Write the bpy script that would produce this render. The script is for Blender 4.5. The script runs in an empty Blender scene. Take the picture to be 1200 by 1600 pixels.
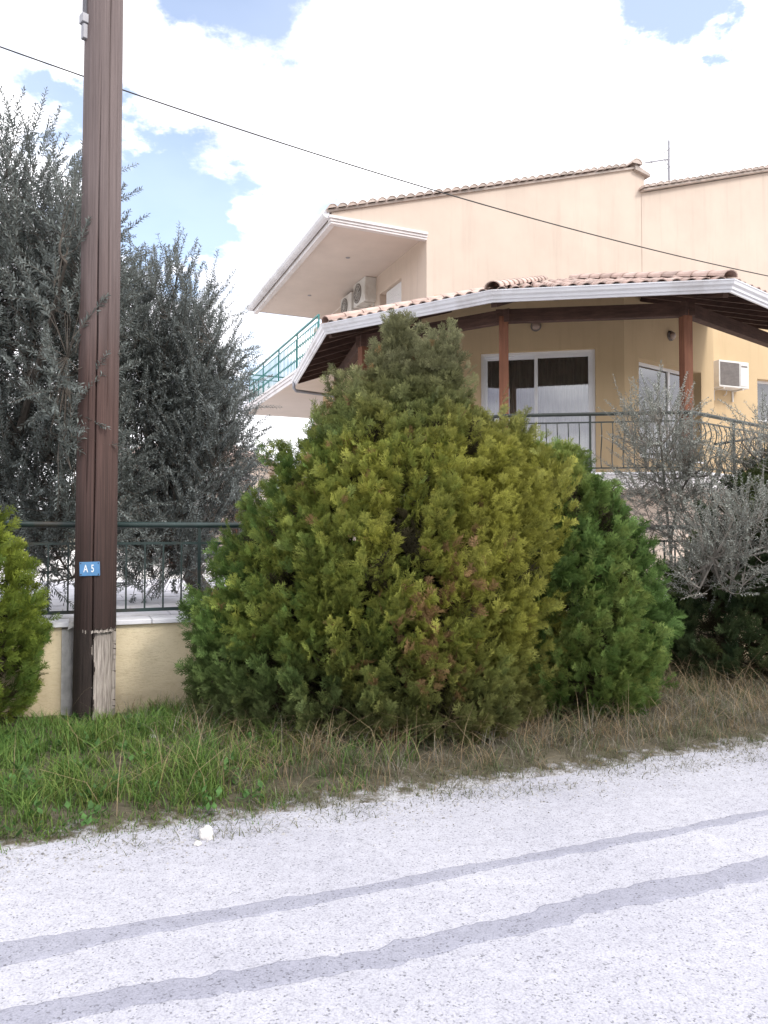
import bpy, math, random
import numpy as np
from mathutils import Vector, Matrix, noise as mnoise

rng = np.random.default_rng(7)
random.seed(7)
SC = bpy.context.scene
COL = SC.collection
rad = math.radians

# ------------------------------------------------------------------ camera
cam_d = bpy.data.cameras.new("camera")
cam_d.sensor_fit = 'VERTICAL'; cam_d.sensor_height = 36.0; cam_d.lens = 27.0
cam_d.clip_start = 0.05; cam_d.clip_end = 3000
cam = bpy.data.objects.new("camera", cam_d); COL.objects.link(cam)
cam.location = (0, 0, 1.55)
cam.rotation_euler = (rad(90) + math.atan(35 / 1200), 0, 0)
SC.camera = cam

# ------------------------------------------------------------------ sky, sun, exposure
SUN_EL, SUN_AZ = 42.0, 125.0          # azimuth clockwise from +Y (camera looks along +Y)
SC.view_settings.view_transform = 'Standard'
SC.view_settings.look = 'None'
SC.view_settings.gamma = 1.0
SC.view_settings.use_curve_mapping = False
SC.view_settings.exposure = 1.12

world = bpy.data.worlds.new("World"); SC.world = world
world.use_nodes = True
def build_sky():
    nt = world.node_tree; N = nt.nodes; L = nt.links
    N.clear()
    out = N.new('ShaderNodeOutputWorld'); bg = N.new('ShaderNodeBackground')
    bg.inputs['Strength'].default_value = 0.13
    sky = N.new('ShaderNodeTexSky'); sky.sky_type = 'NISHITA'; sky.sun_disc = False
    sky.sun_elevation = rad(SUN_EL); sky.sun_rotation = rad(SUN_AZ)
    sky.air_density = 1.0; sky.dust_density = 0.6; sky.ozone_density = 1.3
    tc = N.new('ShaderNodeTexCoord')
    sep = N.new('ShaderNodeSeparateXYZ'); L.new(tc.outputs['Generated'], sep.inputs[0])
    def math_(op, a, b=None, clamp=False):
        m = N.new('ShaderNodeMath'); m.operation = op; m.use_clamp = clamp
        for i, v in enumerate((a, b)):
            if v is None: continue
            if isinstance(v, (int, float)): m.inputs[i].default_value = v
            else: L.new(v, m.inputs[i])
        return m.outputs[0]
    zz = math_('ADD', math_('MAXIMUM', sep.outputs['Z'], 0.0), 0.22)
    cx = math_('DIVIDE', sep.outputs['X'], zz); cy = math_('DIVIDE', sep.outputs['Y'], zz)
    comb = N.new('ShaderNodeCombineXYZ'); L.new(cx, comb.inputs[0]); L.new(cy, comb.inputs[1])
    n1 = N.new('ShaderNodeTexNoise'); n1.inputs['Scale'].default_value = 1.5
    n1.inputs['Detail'].default_value = 9; n1.inputs['Roughness'].default_value = 0.58
    n1.inputs['Distortion'].default_value = 0.25
    L.new(comb.outputs[0], n1.inputs['Vector'])
    dens = n1.outputs['Fac']
    nd = N.new('ShaderNodeTexNoise'); nd.inputs['Scale'].default_value = 3.2; nd.inputs['Detail'].default_value = 7; nd.inputs['Roughness'].default_value = .62
    L.new(comb.outputs[0], nd.inputs['Vector'])
    sub_ = N.new('ShaderNodeVectorMath'); sub_.operation = 'SUBTRACT'; L.new(nd.outputs['Color'], sub_.inputs[0]); sub_.inputs[1].default_value = (.5, .5, .5)
    scl = N.new('ShaderNodeVectorMath'); scl.operation = 'SCALE'; L.new(sub_.outputs[0], scl.inputs[0]); scl.inputs['Scale'].default_value = .42
    adv = N.new('ShaderNodeVectorMath'); adv.operation = 'ADD'; L.new(tc.outputs['Generated'], adv.inputs[0]); L.new(scl.outputs[0], adv.inputs[1])
    nrm = N.new('ShaderNodeVectorMath'); nrm.operation = 'NORMALIZE'; L.new(adv.outputs[0], nrm.inputs[0])
    # openings in the cloud sheet (directions in the sky), ragged by the same noise
    for d, r, amt in (((-0.16, 0.70, 0.66), 0.972, 0.36), ((0.32, 0.78, 0.545), 0.9945, 0.42),
                      ((-0.28, 0.87, 0.37), 0.990, 0.44), ((-0.05, 0.91, 0.40), 0.9962, 0.24),
                      ((-0.16, 0.95, 0.27), 0.992, 0.24), ((-0.42, 0.80, 0.55), 0.990, 0.22), ((-.13, .78, .54), .992, .16),
                      ((0.9, -0.2, 0.4), 0.96, 0.25), ((-0.6, -0.7, 0.4), 0.95, 0.25), ((-0.95, 0.1, 0.35), 0.96, 0.25),
                      ((0.3, -0.8, 0.6), 0.96, 0.25)):
        v = Vector(d).normalized()
        dp = N.new('ShaderNodeVectorMath'); dp.operation = 'DOT_PRODUCT'
        L.new(nrm.outputs[0], dp.inputs[0]); dp.inputs[1].default_value = v
        mr = N.new('ShaderNodeMapRange'); mr.interpolation_type = 'SMOOTHSTEP'
        mr.inputs['From Min'].default_value = r; mr.inputs['From Max'].default_value = 1.0
        mr.inputs['To Min'].default_value = 0; mr.inputs['To Max'].default_value = amt
        L.new(dp.outputs['Value'], mr.inputs['Value'])
        dens = math_('SUBTRACT', dens, mr.outputs[0])
    ramp = N.new('ShaderNodeMapRange'); ramp.interpolation_type = 'SMOOTHSTEP'
    ramp.inputs['From Min'].default_value = 0.14; ramp.inputs['From Max'].default_value = 0.38
    L.new(dens, ramp.inputs['Value'])
    veil = N.new('ShaderNodeMapRange'); veil.inputs['To Min'].default_value = .17; veil.inputs['To Max'].default_value = 1.0
    L.new(ramp.outputs[0], veil.inputs['Value'])
    n2 = N.new('ShaderNodeTexNoise'); n2.inputs['Scale'].default_value = 0.9; n2.inputs['Detail'].default_value = 6
    L.new(comb.outputs[0], n2.inputs['Vector'])
    cr = N.new('ShaderNodeValToRGB')
    cr.color_ramp.elements[0].position = 0.30; cr.color_ramp.elements[0].color = (2.5, 2.5, 3.2, 1)
    cr.color_ramp.elements[1].position = 0.50; cr.color_ramp.elements[1].color = (8.0, 7.95, 8.2, 1)
    L.new(n2.outputs['Fac'], cr.inputs['Fac'])
    mix = N.new('ShaderNodeMix'); mix.data_type = 'RGBA'
    L.new(veil.outputs[0], mix.inputs['Factor'])
    L.new(sky.outputs[0], mix.inputs['A']); L.new(cr.outputs['Color'], mix.inputs['B'])
    L.new(mix.outputs['Result'], bg.inputs['Color']); L.new(bg.outputs[0], out.inputs[0])
build_sky()
sun_d = bpy.data.lights.new("sun", 'SUN'); sun_d.energy = 1.2; sun_d.angle = rad(14); sun_d.color = (1, .95, .87)
sun = bpy.data.objects.new("sun", sun_d); COL.objects.link(sun)
sdir = Vector((math.sin(rad(SUN_AZ)) * math.cos(rad(SUN_EL)), math.cos(rad(SUN_AZ)) * math.cos(rad(SUN_EL)), math.sin(rad(SUN_EL))))
sun.rotation_euler = sdir.to_track_quat('Z', 'Y').to_euler(); sun.location = (6, -6, 30)

# ------------------------------------------------------------------ helpers
class MB:
    """collects shapes into one mesh"""
    def __init__(s): s.v = []; s.f = []
    def add(s, vs, fs):
        o = len(s.v); s.v += [tuple(p) for p in vs]; s.f += [tuple(i + o for i in f) for f in fs]
    def box(s, c, size, ax=None):
        """ax: (x axis, y axis, z axis) unit vectors or None"""
        ax = ax or (Vector((1, 0, 0)), Vector((0, 1, 0)), Vector((0, 0, 1)))
        c = Vector(c); h = [a * (d / 2) for a, d in zip(ax, size)]
        vs = [c + h[0] * i + h[1] * j + h[2] * k for k in (-1, 1) for j in (-1, 1) for i in (-1, 1)]
        s.add(vs, [(0, 2, 3, 1), (4, 5, 7, 6), (0, 1, 5, 4), (2, 6, 7, 3), (0, 4, 6, 2), (1, 3, 7, 5)])
        return s
    def beam(s, p0, p1, w, h, up=(0, 0, 1)):
        p0, p1 = Vector(p0), Vector(p1); d = (p1 - p0); l = d.length; d.normalize()
        side = d.cross(Vector(up)); side.normalize(); u = side.cross(d)
        return s.box((p0 + p1) / 2, (l, w, h), (d, side, u))
    def prism(s, poly, z0, z1):
        n = len(poly)
        s.add([(p[0], p[1], z0) for p in poly] + [(p[0], p[1], z1) for p in poly],
              [tuple(range(n))[::-1], tuple(range(n, 2 * n))] + [(i, (i + 1) % n, n + (i + 1) % n, n + i) for i in range(n)])
        return s
    def slab(s, pts, off):
        """planar polygon pts (3d) thickened by vector off"""
        n = len(pts); off = Vector(off); pts = [Vector(p) for p in pts]
        s.add(pts + [p + off for p in pts],
              [tuple(range(n)), tuple(range(n, 2 * n))[::-1]] + [(i, n + i, n + (i + 1) % n, (i + 1) % n) for i in range(n)])
        return s
    def tube(s, pts, r, n=6, r1=None, cap=True):
        pts = [Vector(p) for p in pts]; m = len(pts); vs = []; fs = []
        prev = None
        for i, p in enumerate(pts):
            d = (pts[min(i + 1, m - 1)] - pts[max(i - 1, 0)]).normalized()
            ref = prev if prev is not None else (Vector((0, 0, 1)) if abs(d.z) < .9 else Vector((1, 0, 0)))
            a = d.cross(ref)
            if a.length < 1e-6: a = d.orthogonal()
            a.normalize(); b = a.cross(d).normalized(); prev = b
            rr = r if r1 is None else r + (r1 - r) * i / max(1, m - 1)
            for k in range(n):
                t = 2 * math.pi * k / n
                vs.append(p + a * (math.cos(t) * rr) + b * (math.sin(t) * rr))
        for i in range(m - 1):
            for k in range(n):
                fs.append((i * n + k, i * n + (k + 1) % n, (i + 1) * n + (k + 1) % n, (i + 1) * n + k))
        if cap: fs += [tuple(range(n))[::-1], tuple(range((m - 1) * n, m * n))]
        s.add(vs, fs); return s
    def lathe(s, prof, n=24, c=(0, 0, 0), ax=None):
        ax = ax or (Vector((1, 0, 0)), Vector((0, 1, 0)), Vector((0, 0, 1))); c = Vector(c)
        vs = [c + ax[0] * (r * math.cos(2 * math.pi * k / n)) + ax[1] * (r * math.sin(2 * math.pi * k / n)) + ax[2] * z for r, z in prof for k in range(n)]
        m = len(prof)
        fs = [(i * n + k, i * n + (k + 1) % n, (i + 1) * n + (k + 1) % n, (i + 1) * n + k) for i in range(m - 1) for k in range(n)]
        fs += [tuple(range(n))[::-1], tuple(range((m - 1) * n, m * n))]
        s.add(vs, fs); return s
    def sweep(s, line, prof, closed_prof=True, inward=1):
        """profile [(out, z)] swept along a level polyline with mitred corners; 'out' is measured to the right of travel"""
        line = [Vector(p) for p in line]; m = len(line); n = len(prof); vs = []
        for i, p in enumerate(line):
            d0 = (p - line[i - 1]).normalized() if i > 0 else None
            d1 = (line[i + 1] - p).normalized() if i < m - 1 else None
            n0 = Vector((d0.y, -d0.x, 0)) if d0 else None; n1 = Vector((d1.y, -d1.x, 0)) if d1 else None
            if n0 is None: nn = n1
            elif n1 is None: nn = n0
            else:
                nn = (n0 + n1).normalized(); nn = nn / max(.3, nn.dot(n0))
            for o, z in prof: vs.append(p + nn * o + Vector((0, 0, z)))
        fs = [(i * n + k, (i + 1) * n + k, (i + 1) * n + (k + 1) % n, i * n + (k + 1) % n) for i in range(m - 1) for k in range(n)]
        fs += [tuple(range(n)), tuple(range((m - 1) * n, m * n))[::-1]]
        s.add(vs, fs); return s
    def mesh(s, name, mat=None, smooth=False):
        me = bpy.data.meshes.new(name); me.from_pydata(s.v, [], s.f); me.update()
        import bmesh
        bm = bmesh.new(); bm.from_mesh(me); bmesh.ops.recalc_face_normals(bm, faces=bm.faces); bm.to_mesh(me); bm.free()
        if smooth:
            me.polygons.foreach_set('use_smooth', [True] * len(me.polygons))
        if mat: me.materials.append(mat)
        return me
    def build(s, name, mat, parent=None, smooth=False, bevel=0):
        return link(name, s.mesh(name, mat, smooth), parent, bevel, smooth)

def link(name, data, parent=None, bevel=0, smooth=False):
    o = bpy.data.objects.new(name, data); COL.objects.link(o)
    if parent: o.parent = parent
    if bevel:
        b = o.modifiers.new('bevel', 'BEVEL'); b.width = bevel; b.segments = 2; b.limit_method = 'ANGLE'
    return o
def tag(o, label, cat, group=None):
    o['label'] = label; o['category'] = cat
    if group: o['group'] = group
    return o
def empty(name, loc, label, cat, group=None):
    o = bpy.data.objects.new(name, None); COL.objects.link(o); o.location = loc; o.empty_display_size = .2
    return tag(o, label, cat, group)
def structure(o): o['kind'] = 'structure'; return o
def stuff(o, label=None):
    o['kind'] = 'stuff'
    if label: o['label'] = label
    return o
def local(o, parent):
    """keep a world-placed mesh where it is under an Empty that stands elsewhere"""
    o.parent = parent; o.matrix_parent_inverse = Matrix.Translation(parent.location).inverted(); return o

def quads_mesh(name, V, col, mat, parent=None, V3=None, col3=None):
    """V: (n,4,3) quads with (n,4,3) vertex colours, V3: the same for triangles -> one mesh object"""
    n = len(V); m = 0 if V3 is None else len(V3)
    co = np.ascontiguousarray(V, dtype=np.float32).reshape(-1, 3); cc = col.reshape(-1, 3)
    if m: co = np.concatenate([co, V3.reshape(-1, 3).astype(np.float32)]); cc = np.concatenate([cc, col3.reshape(-1, 3)])
    N_ = len(co)
    me = bpy.data.meshes.new(name)
    me.vertices.add(N_); me.vertices.foreach_set('co', co.ravel())
    me.loops.add(N_); me.loops.foreach_set('vertex_index', np.arange(N_, dtype=np.int32))
    me.polygons.add(n + m)
    me.polygons.foreach_set('loop_start', np.concatenate([np.arange(0, n * 4, 4), n * 4 + np.arange(0, m * 3, 3)]).astype(np.int32))
    me.polygons.foreach_set('loop_total', np.concatenate([np.full(n, 4), np.full(m, 3)]).astype(np.int32))
    me.update(calc_edges=True)
    ca = me.color_attributes.new('col', 'FLOAT_COLOR', 'POINT')
    c4 = np.ones((N_, 4), dtype=np.float32); c4[:, :3] = cc
    ca.data.foreach_set('color', c4.ravel())
    me.materials.append(mat)
    o = bpy.data.objects.new(name, me); COL.objects.link(o)
    if parent: local(o, parent)
    return o

# ------------------------------------------------------------------ materials
def new_mat(name):
    m = bpy.data.materials.new(name); m.use_nodes = True
    return m, m.node_tree.nodes, m.node_tree.links, m.node_tree.nodes['Principled BSDF']
def coords(N, L, scale=(1, 1, 1), kind='Object'):
    tc = N.new('ShaderNodeTexCoord'); mp = N.new('ShaderNodeMapping'); mp.inputs['Scale'].default_value = scale
    L.new(tc.outputs[kind], mp.inputs['Vector']); return mp.outputs['Vector']
def nnoise(N, L, vec, scale, detail=5, rough=.6):
    n = N.new('ShaderNodeTexNoise'); n.inputs['Scale'].default_value = scale
    n.inputs['Detail'].default_value = detail; n.inputs['Roughness'].default_value = rough
    L.new(vec, n.inputs['Vector']); return n.outputs['Fac']
def ramp(N, L, fac, stops):
    r = N.new('ShaderNodeValToRGB'); e = r.color_ramp.elements
    while len(e) < len(stops): e.new(.5)
    for el, (p, c) in zip(e, stops): el.position = p; el.color = (*c, 1)
    L.new(fac, r.inputs['Fac']); return r.outputs['Color']
def mixc(N, L, fac, a, b, mode='MIX'):
    m = N.new('ShaderNodeMix'); m.data_type = 'RGBA'; m.blend_type = mode
    for sock, v in ((m.inputs['Factor'], fac), (m.inputs['A'], a), (m.inputs['B'], b)):
        if isinstance(v, (int, float)): sock.default_value = v
        elif isinstance(v, tuple): sock.default_value = (*v, 1)
        else: L.new(v, sock)
    return m.outputs['Result']
def bump(N, L, bsdf, h, strength, dist):
    b = N.new('ShaderNodeBump'); b.inputs['Strength'].default_value = strength; b.inputs['Distance'].default_value = dist
    L.new(h, b.inputs['Height']); L.new(b.outputs['Normal'], bsdf.inputs['Normal'])
def simple(name, c, rough=.6, var=.18, scale=3, bs=0, bscale=60, bd=.003, stretch=(1, 1, 1), metal=0, dirt=None, rand=0, spec=.5):
    m, N, L, P = new_mat(name)
    v = coords(N, L, stretch)
    f = nnoise(N, L, v, scale)
    lo = tuple(x * (1 - var) for x in c); hi = tuple(min(1, x * (1 + var)) for x in c)
    col = ramp(N, L, f, [(.3, lo), (.7, hi)])
    if dirt:
        f2 = nnoise(N, L, v, scale * .37, 8, .7)
        d = ramp(N, L, f2, [(.5, (0, 0, 0)), (.68, (1, 1, 1))])
        col = mixc(N, L, d, col, dirt)
    if rand:
        oi = N.new('ShaderNodeObjectInfo')
        rr = ramp(N, L, oi.outputs['Random'], [(0, (1 - rand,) * 3), (.5, (1, 1 - rand * .25, 1 - rand * .35)), (1, (1 + rand * .6,) * 3)])
        col = mixc(N, L, 1.0, col, rr, 'MULTIPLY')
    L.new(col, P.inputs['Base Color']); P.inputs['Roughness'].default_value = rough; P.inputs['Metallic'].default_value = metal
    P.inputs['Specular IOR Level'].default_value = spec
    if bs: bump(N, L, P, nnoise(N, L, v, bscale, 4), bs, bd)
    return m
def streaked_wall(name, c, stain, bs=.4, bscale=70, bd=.004):
    """plaster: fine grain, faint blotches and rain streaks"""
    m, N, L, P = new_mat(name)
    v = coords(N, L); vs = coords(N, L, (3.5, 3.5, .25))
    base = ramp(N, L, nnoise(N, L, v, .9, 6), [(.3, tuple(x * .93 for x in c)), (.7, tuple(x * 1.05 for x in c))])
    st = ramp(N, L, nnoise(N, L, vs, 1.6, 7, .68), [(.52, (0, 0, 0)), (.8, (.55,) * 3)])
    col = mixc(N, L, st, base, stain)
    L.new(col, P.inputs['Base Color']); P.inputs['Roughness'].default_value = .9; P.inputs['Specular IOR Level'].default_value = .2
    bump(N, L, P, nnoise(N, L, v, bscale, 5, .7), bs, bd)
    return m
def wood(name, dark, light, axis='z', scale=1, rough=.75, bs=.5):
    m, N, L, P = new_mat(name)
    st = {'z': (14, 14, .8), 'xy': (2.0, 2.0, 14)}[axis]
    v = coords(N, L, tuple(s * scale for s in st))
    f = nnoise(N, L, v, 2.2, 8, .68)
    col = ramp(N, L, f, [(.28, dark), (.72, light)])
    v2 = coords(N, L, (1, 1, .6)); f2 = nnoise(N, L, v2, 1.3, 4)
    col = mixc(N, L, 1.0, col, ramp(N, L, f2, [(.3, (.72, .7, .7)), (.7, (1.2, 1.15, 1.15))]), 'MULTIPLY')
    L.new(col, P.inputs['Base Color']); P.inputs['Roughness'].default_value = rough; P.inputs['Specular IOR Level'].default_value = .25
    bump(N, L, P, f, bs, .006)
    return m
def leafy(name, trans=.25, rough=.55, spec=.25, back=None, var=.25, nscale=40):
    """foliage colour comes from the mesh's own 'col' attribute, with a fine noise; some light passes through"""
    m, N, L, P = new_mat(name)
    at = N.new('ShaderNodeAttribute'); at.attribute_name = 'col'
    v = coords(N, L); f = nnoise(N, L, v, nscale, 3)
    col = mixc(N, L, 1.0, at.outputs['Color'], ramp(N, L, f, [(.3, (1 - var,) * 3), (.7, (1 + var,) * 3)]), 'MULTIPLY')
    if back:
        g = N.new('ShaderNodeNewGeometry')
        col = mixc(N, L, g.outputs['Backfacing'], col, mixc(N, L, .55, col, back))
    L.new(col, P.inputs['Base Color']); P.inputs['Roughness'].default_value = rough; P.inputs['Specular IOR Level'].default_value = spec
    tr = N.new('ShaderNodeBsdfTranslucent'); L.new(col, tr.inputs['Color'])
    ms = N.new('ShaderNodeMixShader'); ms.inputs[0].default_value = trans
    L.new(P.outputs[0], ms.inputs[1]); L.new(tr.outputs[0], ms.inputs[2])
    L.new(ms.outputs[0], N['Material Output'].inputs['Surface'])
    return m
def glass(name):
    m, N, L, P = new_mat(name)
    N.remove(P)
    tr = N.new('ShaderNodeBsdfTransparent'); tr.inputs[0].default_value = (.86, .88, .88, 1)
    gl = N.new('ShaderNodeBsdfGlossy'); gl.inputs['Roughness'].default_value = .012
    v = coords(N, L); f = nnoise(N, L, v, .8, 2)
    b = N.new('ShaderNodeBump'); b.inputs['Strength'].default_value = .04; b.inputs['Distance'].default_value = .05
    L.new(f, b.inputs['Height']); L.new(b.outputs[0], gl.inputs['Normal'])
    fr = N.new('ShaderNodeFresnel'); fr.inputs['IOR'].default_value = 1.9
    a = N.new('ShaderNodeMath'); a.operation = 'ADD'; a.inputs[1].default_value = .11; a.use_clamp = True
    L.new(fr.outputs[0], a.inputs[0])
    ms = N.new('ShaderNodeMixShader'); L.new(a.outputs[0], ms.inputs[0]); L.new(tr.outputs[0], ms.inputs[1]); L.new(gl.outputs[0], ms.inputs[2])
    L.new(ms.outputs[0], N['Material Output'].inputs['Surface'])
    return m
def chippings(name, pale, mid, dark, cell=95, blot=.10):
    """surface-dressed road: stone chips in a binder"""
    m, N, L, P = new_mat(name)
    v = coords(N, L)
    vo = N.new('ShaderNodeTexVoronoi'); vo.inputs['Scale'].default_value = cell; L.new(v, vo.inputs['Vector'])
    sep = N.new('ShaderNodeSeparateColor'); L.new(vo.outputs['Color'], sep.inputs[0])
    chip = ramp(N, L, sep.outputs[0], [(.0, dark), (.07, mid), (.25, pale), (1, tuple(min(1, x * 1.1) for x in pale))])
    gap = ramp(N, L, vo.outputs['Distance'], [(.42, (1, 1, 1)), (.85, (.80, .80, .82))])
    col = mixc(N, L, 1.0, chip, gap, 'MULTIPLY')
    big = ramp(N, L, nnoise(N, L, v, .8, 7, .65), [(.3, (1 - blot, 1 - blot, 1 - blot * .8)), (.7, (1 + blot * .5,) * 3)])
    col = mixc(N, L, 1.0, col, big, 'MULTIPLY')
    med = ramp(N, L, nnoise(N, L, v, 14, 4, .6), [(.35, (.93,) * 3), (.65, (1.05,) * 3)])
    col = mixc(N, L, 1.0, col, med, 'MULTIPLY')
    L.new(col, P.inputs['Base Color']); P.inputs['Roughness'].default_value = .95; P.inputs['Specular IOR Level'].default_value = .2
    bump(N, L, P, vo.outputs['Distance'], -.40, .004)
    return m

M = {}
M['facade'] = streaked_wall('facade_plaster', (.60, .502, .430), (.45, .37, .315), .25, 45, .003)
M['veranda_wall'] = streaked_wall('ochre_plaster', (.55, .415, .255), (.43, .31, .19), .25, 60, .003)
M['garden_wall'] = None
M['soffit'] = simple('soffit_paint', (.64, .56, .51), .85, .06, 1.2, .1)
M['white_trim'] = simple('white_trim_paint', (.70, .67, .68), .5, .06, 2, 0, dirt=(.52, .49, .48))
M['gutter'] = simple('gutter_metal', (.66, .66, .70), .4, .06, 2, dirt=(.48, .46, .47))
M['marble'] = simple('pale_marble', (.72, .72, .76), .5, .06, 3, dirt=(.55, .53, .52))
M['post'] = wood('stained_post_wood', (.10, .040, .024), (.235, .105, .060))
M['roof_wood'] = wood('dark_roof_wood', (.042, .024, .019), (.105, .060, .046), 'xy')
M['tile'] = simple('clay_tile', (.43, .33, .29), .9, .22, 5, .4, 40, .004, dirt=(.48, .43, .39), rand=.26)
M['tile_old'] = simple('weathered_clay_tile', (.50, .43, .39), .9, .2, 5, .4, 40, .004, dirt=(.43, .39, .36), rand=.2)
M['pvc'] = simple('white_frame_paint', (.78, .78, .80), .35, .03, 2)
M['glass'] = glass('window_glass')
M['curtain'] = simple('curtain_cloth', (.72, .64, .57), .95, .25, 6, 0, stretch=(6, 6, .3))
M['sheer'] = simple('sheer_curtain_cloth', (.45, .42, .40), .95, .2, 6, 0, stretch=(6, 6, .3))
M['iron'] = simple('dark_green_iron', (.016, .034, .032), .42, .25, 8, .15, 90, .001, dirt=(.05, .04, .03))
M['teal_iron'] = simple('green_balcony_iron', (.04, .21, .20), .45, .2, 8)
M['black_iron'] = simple('dark_iron', (.022, .028, .024), .45, .25, 8)
M['ac_white'] = simple('appliance_white', (.66, .65, .63), .45, .05, 3, dirt=(.5, .47, .43))
M['ac_dark'] = simple('appliance_grille', (.17, .15, .14), .6, .15, 10)
M['plate_blue'] = simple('blue_enamel', (.085, .235, .47), .4, .12, 12, dirt=(.12, .27, .45))
M['letter_white'] = simple('white_enamel', (.8, .82, .84), .4, .05, 9)
M['steel'] = simple('galvanised_steel', (.30, .30, .33), .55, .15, 8, metal=.3)
M['cable'] = simple('cable_sheath', (.035, .033, .033), .6, .2, 5)
M['interior'] = simple('interior_wall', (.35, .30, .25), .9, .1, 2)
M['lamp'] = simple('lamp_glass', (.34, .25, .20), .35, .1, 9)
M['limb'] = simple('olive_bark', (.085, .072, .06), .95, .35, 12, .8, 30, .01, stretch=(1, 1, .4))
M['conifer_bark'] = simple('conifer_bark', (.07, .05, .035), .95, .3, 12, .8, 30, .01)
M['twig_pale'] = simple('pale_twig', (.21, .19, .165), .95, .25, 9)
M['conifer'] = leafy('conifer_foliage', .18, .6, .2)
M['olive'] = leafy('olive_foliage', .28, .45, .4, back=(.24, .255, .235))
M['grass'] = leafy('grass_blades', .3, .6, .2)
M['stone'] = simple('white_stone', (.58, .56, .54), .9, .2, 9, .8, 25, .01)
M['concrete'] = simple('grey_cement', (.56, .54, .52), .95, .25, 9, .8, 50, .006)
M['hill'] = simple('wooded_hillside', (.055, .075, .06), .95, .4, .03)
def garden_wall_mat():
    m, N, L, P = new_mat('rough_cream_render')
    v = coords(N, L); vh = coords(N, L, (1, 1, 3.2))
    f = nnoise(N, L, v, 1.7, 7, .65)
    col = ramp(N, L, f, [(.3, (.68, .57, .385)), (.68, (.78, .675, .48))])
    rough = nnoise(N, L, vh, 26, 6, .72)
    col = mixc(N, L, 1.0, col, ramp(N, L, rough, [(.30, (.80, .77, .70)), (.48, (1.0,) * 3)]), 'MULTIPLY')
    g = N.new('ShaderNodeSeparateXYZ'); L.new(v, g.inputs[0])
    # splash dirt: low on the wall, ragged
    mr = N.new('ShaderNodeMapRange'); mr.inputs['From Min'].default_value = .55; mr.inputs['From Max'].default_value = .08; mr.inputs['To Max'].default_value = 1.5
    L.new(g.outputs['Z'], mr.inputs['Value'])
    mm = N.new('ShaderNodeMath'); mm.operation = 'MULTIPLY'; L.new(mr.outputs[0], mm.inputs[0]); L.new(nnoise(N, L, v, 5, 6, .7), mm.inputs[1])
    col = mixc(N, L, mm.outputs[0], col, (.42, .34, .23))
    L.new(col, P.inputs['Base Color']); P.inputs['Roughness'].default_value = .95; P.inputs['Specular IOR Level'].default_value = .15
    bump(N, L, P, rough, .6, .009)
    return m
M['garden_wall'] = garden_wall_mat()
M['road'] = chippings('road_chippings', (.41, .41, .45), (.345, .345, .38), (.17, .17, .185), 140, .15)
M['patch'] = chippings('sealed_trench_chippings', (.285, .288, .335), (.24, .243, .285), (.13, .13, .15), 140, .14)
def soil_mat():
    m, N, L, P = new_mat('verge_soil')
    v = coords(N, L); f = nnoise(N, L, v, 6, 9, .7)
    col = ramp(N, L, f, [(.3, (.055, .050, .034)), (.55, (.105, .092, .066)), (.78, (.19, .17, .135))])
    dt = N.new('ShaderNodeVectorMath'); dt.operation = 'DOT_PRODUCT'; L.new(v, dt.inputs[0]); dt.inputs[1].default_value = (-math.sin(RA), math.cos(RA), 0)
    mr = N.new('ShaderNodeMapRange'); mr.inputs['From Min'].default_value = EDGE - .20; mr.inputs['From Max'].default_value = EDGE + .42
    mr.inputs['To Min'].default_value = .86; mr.inputs['To Max'].default_value = .30; L.new(dt.outputs['Value'], mr.inputs['Value'])
    ad = N.new('ShaderNodeMath'); ad.operation = 'SUBTRACT'; L.new(mr.outputs[0], ad.inputs[0]); L.new(nnoise(N, L, v, 7, 8, .75), ad.inputs[1])
    m2 = N.new('ShaderNodeMapRange'); m2.inputs['From Min'].default_value = -.02; m2.inputs['From Max'].default_value = .16; L.new(ad.outputs[0], m2.inputs['Value'])
    vo = N.new('ShaderNodeTexVoronoi'); vo.inputs['Scale'].default_value = 120; L.new(v, vo.inputs['Vector']); sp = N.new('ShaderNodeSeparateColor'); L.new(vo.outputs['Color'], sp.inputs[0])
    chip = ramp(N, L, sp.outputs[0], [(0, (.16, .15, .14)), (.25, (.36, .35, .35)), (.6, (.42, .42, .455))])
    col = mixc(N, L, m2.outputs[0], col, chip)
    L.new(col, P.inputs['Base Color']); P.inputs['Roughness'].default_value = 1; P.inputs['Specular IOR Level'].default_value = .1
    bump(N, L, P, nnoise(N, L, v, 40, 5, .7), .8, .012); return m
RA = rad(21.9); EDGE = 4.16
M['soil'] = soil_mat()
M['ground'] = simple('dry_ground', (.22, .20, .15), 1, .3, .6, .5, 8, .03)
M['paving'] = simple('pale_paving', (.56, .56, .61), .7, .08, 2.5, .2, 60, .002, rand=.05, dirt=(.46, .45, .46))

# ------------------------------------------------------------------ frames: the road and the garden wall run along T; D points away from the camera
RA = rad(21.9)
T = Vector((math.cos(RA), math.sin(RA), 0)); D = Vector((-math.sin(RA), math.cos(RA), 0))
Z = Vector((0, 0, 1))
def sd(s, d, z=0.0): return T * s + D * d + Z * z
EDGE, WALL = 4.16, 6.66

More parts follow.
